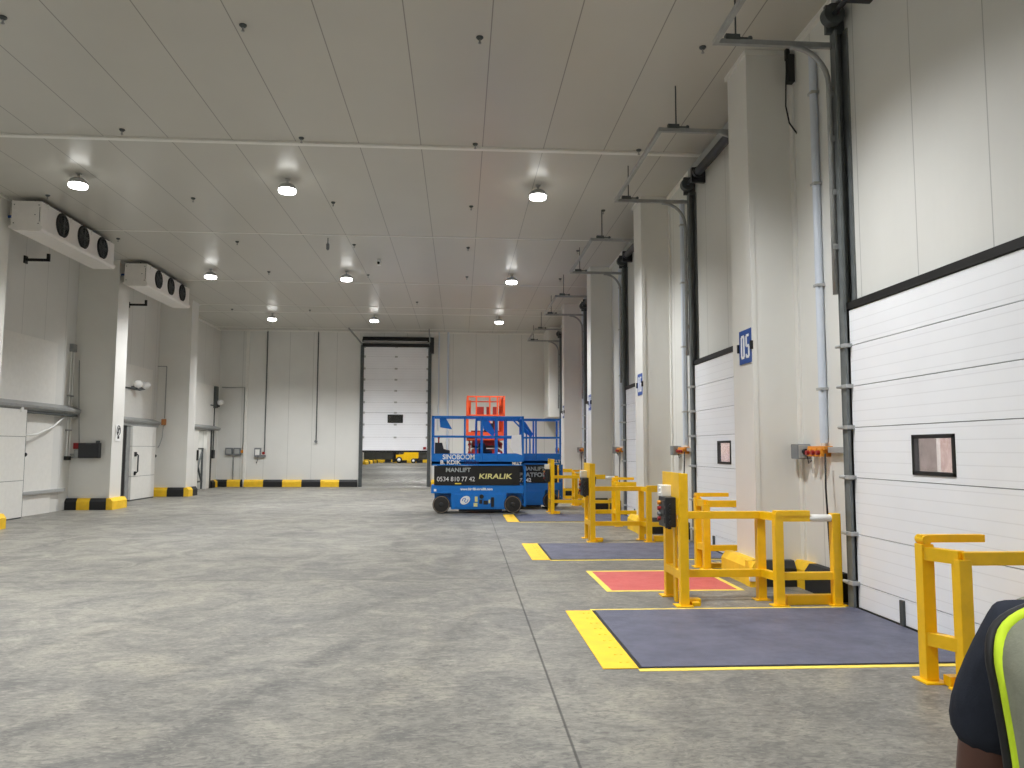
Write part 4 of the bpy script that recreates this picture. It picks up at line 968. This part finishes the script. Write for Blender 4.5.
        b = B(); b.box(-hl + 0.07, -hl + 0.13, -hw + 0.022, -hw + 0.03, p0 - 0.15, p0 - 0.09); b.build('white_label', 'white_ink', t)
        # round swirl emblem
        e = B(); cx, cz, yy = -hl + 0.86, 0.33, -hw - 0.014
        e.prism([(cx + 0.125 * math.cos(a * PI / 12) , cz + 0.105 * math.sin(a * PI / 12) + 0.25 * 0.125 * math.cos(a * PI / 12)) for a in range(24)], 'y', yy - 0.001, yy + 0.003); e = e.build('emblem', 'white_ink', t)
        q = B()
        for s_ in (1, -1):
            q.tube([(cx + s_ * u, yy - 0.001, cz + s_ * v) for (u, v) in ((-0.075, -0.02), (-0.05, 0.045), (0.0, 0.05), (0.02, 0.02), (0.0, 0.0))], 0.010, 6)
        q.build('swirl', 'blue', e)
        b = B(); b.cyl((0.10, -hw + 0.01, 0.42), (0.10, -hw - 0.02, 0.42), 0.055, seg=16); b.build('emergency_stop', 'black', t)
        b = B(); b.box(0.04, 0.12, -hw - 0.004, -hw + 0.01, 0.24, 0.34, 0.005); b.box(0.34, 0.42, -hw - 0.006, -hw + 0.01, 0.16, 0.40, 0.005); b.box(0.15, 0.26, -hw - 0.006, -hw + 0.01, 0.22, 0.32, 0.005); b.build('control_panel', 'black_plastic', t)
        b = B(); b.box(-0.10, 0.0, -hw - 0.004, -hw + 0.01, 0.17, 0.26, 0.003); b.box(-0.07, 0.0, -hw - 0.004, -hw + 0.01, 0.29, 0.42, 0.003); b.box(0.28, 0.32, -hw - 0.004, -hw + 0.01, 0.25, 0.34, 0.003); b.build('caution_label', 'pale_yellow_ink', t)
    if second:
        R, U = (1, 0, 0), (0, 0, 1)
        s = B(); s.box(-hl + 0.07, hl - 0.10, -hw + 0.018, -hw + 0.028, p0 + 0.005, p1 - 0.01); s = s.build('banner', 'black', t)
        yb = -hw + 0.016
        letters('MANLIFT', 0.10, 'grey_ink', s, (0.12, yb, p1 - 0.16), R, U, 0.001, 1.05, 0.003)
        letters('PLATFORM', 0.11, 'grey_ink', s, (0.02, yb, p1 - 0.33), R, U, 0.001, 1.15, 0.006)
        letters('77 42', 0.10, 'white_ink', s, (0.03, yb, p0 + 0.03), R, U, 0.001, 1.0, 0.006)
        letters('MLLT', 0.08, 'white_ink', t, (hl - 0.30, -hw - 0.002, p1 + 0.05), R, U, 0.001, 1.05, 0.003)
        # sloping entry rail of this model
        b = B(); b.beam((-0.14, -hw + 0.02, top - 0.05), (0.22, -hw + 0.02, top - 0.42), 0.04, 0.04); b.beam((0.22, -hw + 0.02, top - 0.40), (0.22, -hw + 0.02, deck), 0.04, 0.04)
        b.beam((-0.04, -hw + 0.06, top - 0.03), (0.32, -hw + 0.06, top - 0.36), 0.04, 0.04); b.beam((0.32, -hw + 0.06, top - 0.34), (0.32, -hw + 0.06, deck), 0.04, 0.04); b.build('entry_rail', paint, t)
    return t
l1 = scissor_lift((0.455, 20.1, 0), 0, 'blue scissor lift in front with white maker name and phone number on its side', 'blue')
l2 = scissor_lift((1.60, 21.55, 0), 0, 'second blue scissor lift half hidden behind the front one', 'blue', words=False, second=True)
b = B()
pts = [(0.0, 0.0), (0.24, 0.02), (0.26, -0.50), (0.05, -0.44), (-0.04, -0.30)]
b.prism(pts, 'y', -0.006, 0.0); o = b.build('paper_sheet', 'paper', None, (1.32, 19.69, 1.97)); tag(o, 'white paper sheet hanging on the rail of the front blue lift', 'paper')
l3 = scissor_lift((0.80, 25.4, 0), PI / 2, 'orange scissor lift standing behind the blue lifts, tallest of the three', 'lift_orange', L=2.6, W=1.18, top=3.28, deck=2.15, pack=(0.85, 1.90), words=False, arms='lift_red')
for xx, zz in ((-0.30, 3.26), (0.12, 3.26), (0.36, 3.26)):
    b = B(); b.beam((-1.28, -xx, 1.95), (-1.28, -xx, zz), 0.045, 0.045); b.build('end_stanchion', 'lift_orange', l3)
b = B()
for (x0, x1, z0, z1) in ((-0.30, -0.06, 2.55, 2.95), (0.02, 0.14, 2.2, 2.95), (0.22, 0.34, 2.2, 2.95)): b.box(x0, x1, -0.05, 0.05, z0, z1, 0.01)
b.box(-0.46, 0.46, -0.08, 0.05, 1.98, 2.20, 0.02); o = b.build('tool_rack', 'lift_red', l3); o.location = (-1.1, 0, 0); o.rotation_euler = (0, 0, -PI / 2)
b = B(); b.box(-0.10, 0.18, -0.2, 0.2, 0, 0.16, 0.03); b.box(0.0, 0.10, -0.08, 0.08, 0.16, 0.24, 0.02); o = b.build('tool_bag', 'paper', None, (0.95, 20.1, 1.30)); tag(o, 'pale bundle lying on the deck of the front blue lift', 'bag')

# ------------------------------------------------------------------ person in a vest
def skin_obj(name, verts, edges, radii, mat, parent, root=0, sub=2):
    me = bpy.data.meshes.new(name); me.from_pydata([Vector(v) for v in verts], edges, [])
    o = bpy.data.objects.new(name, me); COL.objects.link(o); o.parent = parent
    sk = o.modifiers.new('skin', 'SKIN'); sk.use_smooth_shade = True
    for i, r in enumerate(radii):
        v = me.skin_vertices[0].data[i]; v.radius = r if isinstance(r, tuple) else (r, r); v.use_root = (i == root)
    s = o.modifiers.new('subd', 'SUBSURF'); s.levels = sub; s.render_levels = sub
    me.materials.append(M[mat])
    return o

def person(loc, rz):
    t = thing('person', loc, 'person in grey vest with lime edging and navy T-shirt at the right edge', 'person', None, rz)
    # continuous body: pelvis root, spine, head, arms, legs (local: facing +y, left is -x)
    V, E_, R = [], [], []
    def add(p, r, par=None):
        V.append(p); R.append(r)
        if par is not None: E_.append((par, len(V) - 1))
        return len(V) - 1
    pel = add((0, 0, 0.95), (0.165, 0.125)); w1 = add((0, 0.0, 1.08), (0.16, 0.115), pel); ch = add((0, 0.0, 1.26), (0.175, 0.125), w1); nk = add((0, 0.0, 1.40), (0.075, 0.07), ch)
    n2 = add((0, 0.015, 1.48), 0.058, nk); h1 = add((0, 0.03, 1.555), (0.075, 0.09), n2); h2 = add((0, 0.03, 1.64), (0.078, 0.095), h1); add((0, 0.02, 1.70), (0.05, 0.06), h2)
    for s in (-1, 1):
        sh = add((0.215 * s, 0, 1.325), 0.060, ch); u = add((0.252 * s, 0.0, 1.21), 0.052, sh); el = add((0.275 * s, 0.0, 1.06), 0.043, u)
        fa = add((0.27 * s, 0.10, 0.97), 0.04, el); wr = add((0.24 * s, 0.22, 0.92), 0.028, fa); pa = add((0.235 * s, 0.29, 0.905), (0.035, 0.02), wr)
        for k, (dx, L) in enumerate(((-0.03, 0.065), (-0.01, 0.075), (0.012, 0.07), (0.032, 0.055))):
            a = add((0.235 * s + dx, 0.325, 0.90), 0.010, pa); c = add((0.235 * s + dx, 0.325 + L * 0.55, 0.89), 0.0085, a); add((0.235 * s + dx, 0.325 + L * 0.9, 0.865), 0.0075, c)
        a = add((0.235 * s - 0.045 * s, 0.27, 0.915), 0.011, pa); add((0.235 * s - 0.065 * s, 0.315, 0.91), 0.009, a)
        hp = add((0.095 * s, 0, 0.86), 0.095, pel); kn = add((0.10 * s, 0.01, 0.50), 0.062, hp); cf = add((0.10 * s, -0.015, 0.36), 0.058, kn); an = add((0.10 * s, -0.02, 0.10), 0.042, cf); add((0.10 * s, 0.10, 0.05), (0.045, 0.035), an)
    body = skin_obj('body', V, E_, R, 'skin', t)
    # face
    f = B()
    for s in (-1, 1): f.ball((0.032 * s, 0.115, 1.60), 0.013, mi=0); f.ball((0.032 * s, 0.1255, 1.60), 0.006, mi=1)
    f.build('eyes', ['white_plastic', 'black'], t)
    f = B(); f.ball((0, 0.128, 1.572), 0.016, (0.9, 1.1, 1.5)); f.ball((0, 0.113, 1.53), 0.02, (1.3, 0.5, 0.35))
    for s in (-1, 1): f.ball((0.086 * s, 0.02, 1.585), 0.028, (0.35, 0.7, 1.15))
    f.build('nose_mouth_and_ears', 'skin', t)
    f = B(); f.ball((0, 0.005, 1.655), 0.104, (0.93, 1.05, 0.88)); f.ball((0, -0.035, 1.59), 0.09, (0.95, 0.75, 1.0)); f.build('hair', 'hair', t)
    # T-shirt: torso and short sleeves slightly larger than the body
    V2 = [(0, 0, 0.93), (0, 0, 1.08), (0, 0, 1.26), (0, 0.0, 1.385), (-0.215, 0, 1.325), (-0.252, 0.0, 1.23), (-0.270, 0.0, 1.135), (0.215, 0, 1.325), (0.252, 0.0, 1.23), (0.270, 0.0, 1.135)]
    skin_obj('t_shirt', V2, [(0, 1), (1, 2), (2, 3), (2, 4), (4, 5), (5, 6), (2, 7), (7, 8), (8, 9)],
             [(0.172, 0.135), (0.168, 0.128), (0.185, 0.135), (0.10, 0.09), 0.074, 0.068, 0.064, 0.074, 0.068, 0.064], 'navy_cloth', t)
    V3 = [(0, 0, 0.99), (0, 0, 0.90)]; E3 = [(0, 1)]; R3 = [(0.172, 0.13), (0.175, 0.14)]
    for s in (-1, 1):
        b0 = len(V3); V3 += [(0.10 * s, 0, 0.80), (0.105 * s, 0.01, 0.50), (0.105 * s, -0.02, 0.12)]; E3 += [(1, b0), (b0, b0 + 1), (b0 + 1, b0 + 2)]; R3 += [0.11, 0.085, 0.075]
    skin_obj('trousers', V3, E3, R3, 'dark_cloth', t)
    for s in (-1, 1):
        b = B(); b.box(0.10 * s - 0.05, 0.10 * s + 0.05, -0.08, 0.17, 0, 0.085, 0.03); b.build('shoe', 'black', t)
    # vest: a shaped sleeveless shell of rings with a piped armhole
    rings = []
    def se(a, d, q, n=40, ex=0.42):
        u, v = math.cos(2 * PI * q / n), math.sin(2 * PI * q / n)
        return (a * math.copysign(abs(u) ** ex, u), d * math.copysign(abs(v) ** ex, v))
    for z, a, d in VEST_FINE: rings.append([se(a, d, q) + (z,) for q in range(40)])
    b = B(); vv = [[b.bm.verts.new(p) for p in r] for r in rings]
    for i in range(len(vv) - 1):
        for k in range(40):
            g = b.bm.faces.new((vv[i][k], vv[i][(k + 1) % 40], vv[i + 1][(k + 1) % 40], vv[i + 1][k])); g.smooth = True
    vest = b.build('vest', 'vest_grey', t); m = vest.modifiers.new('solid', 'SOLIDIFY'); m.thickness = 0.006; m.offset = 1
    for s in (-1, 1):
        arm = [(-s * se(a, d, 22)[0], se(a, d, 22)[1] - 0.010, z + 0.003) for z, a, d in VEST_FINE]
        b = B(); b.tube(arm, 0.0085, 8); b.build('armhole_piping', 'lime', vest)
        b = B(); b.tube([(p[0] + s * 0.012, p[1] + 0.012, p[2] - 0.002) for p in arm], 0.008, 8); b.build('armhole_binding', 'black', vest)
    return t
VEST = ((0.85, 0.225, 0.17), (0.97, 0.224, 0.165), (1.07, 0.226, 0.162), (1.17, 0.232, 0.160), (1.26, 0.242, 0.152), (1.315, 0.248, 0.135), (1.355, 0.236, 0.105), (1.385, 0.190, 0.085), (1.41, 0.11, 0.075))
def fine(rows, n=4):
    out = []
    for i in range(len(rows) - 1):
        p = [rows[max(0, min(len(rows) - 1, i + k))] for k in (-1, 0, 1, 2)]
        for q in range(n):
            t = q / n
            out.append(tuple(0.5 * (2 * p[1][m] + (p[2][m] - p[0][m]) * t + (2 * p[0][m] - 5 * p[1][m] + 4 * p[2][m] - p[3][m]) * t * t + (3 * p[1][m] - p[0][m] - 3 * p[2][m] + p[3][m]) * t ** 3) for m in range(3)))
    return out + [rows[-1]]
VEST_FINE = fine(VEST)
person((1.055, 1.06, 0), -0.60)

# ------------------------------------------------------------------ world and view
w = bpy.data.worlds.new('world'); SC.world = w; w.use_nodes = True
w.node_tree.nodes['Background'].inputs[0].default_value = (0.90, 0.92, 0.95, 1); w.node_tree.nodes['Background'].inputs[1].default_value = 6.0
SC.view_settings.view_transform = 'Standard'; SC.view_settings.look = 'None'; SC.view_settings.gamma = 1.0; SC.view_settings.use_curve_mapping = False
SC.view_settings.exposure = 0.13
SC.cycles.max_bounces = 10; SC.cycles.diffuse_bounces = 6; SC.cycles.glossy_bounces = 4; SC.cycles.transparent_max_bounces = 8
SC.cycles.sample_clamp_indirect = 3.0; SC.cycles.caustics_reflective = False; SC.cycles.caustics_refractive = False
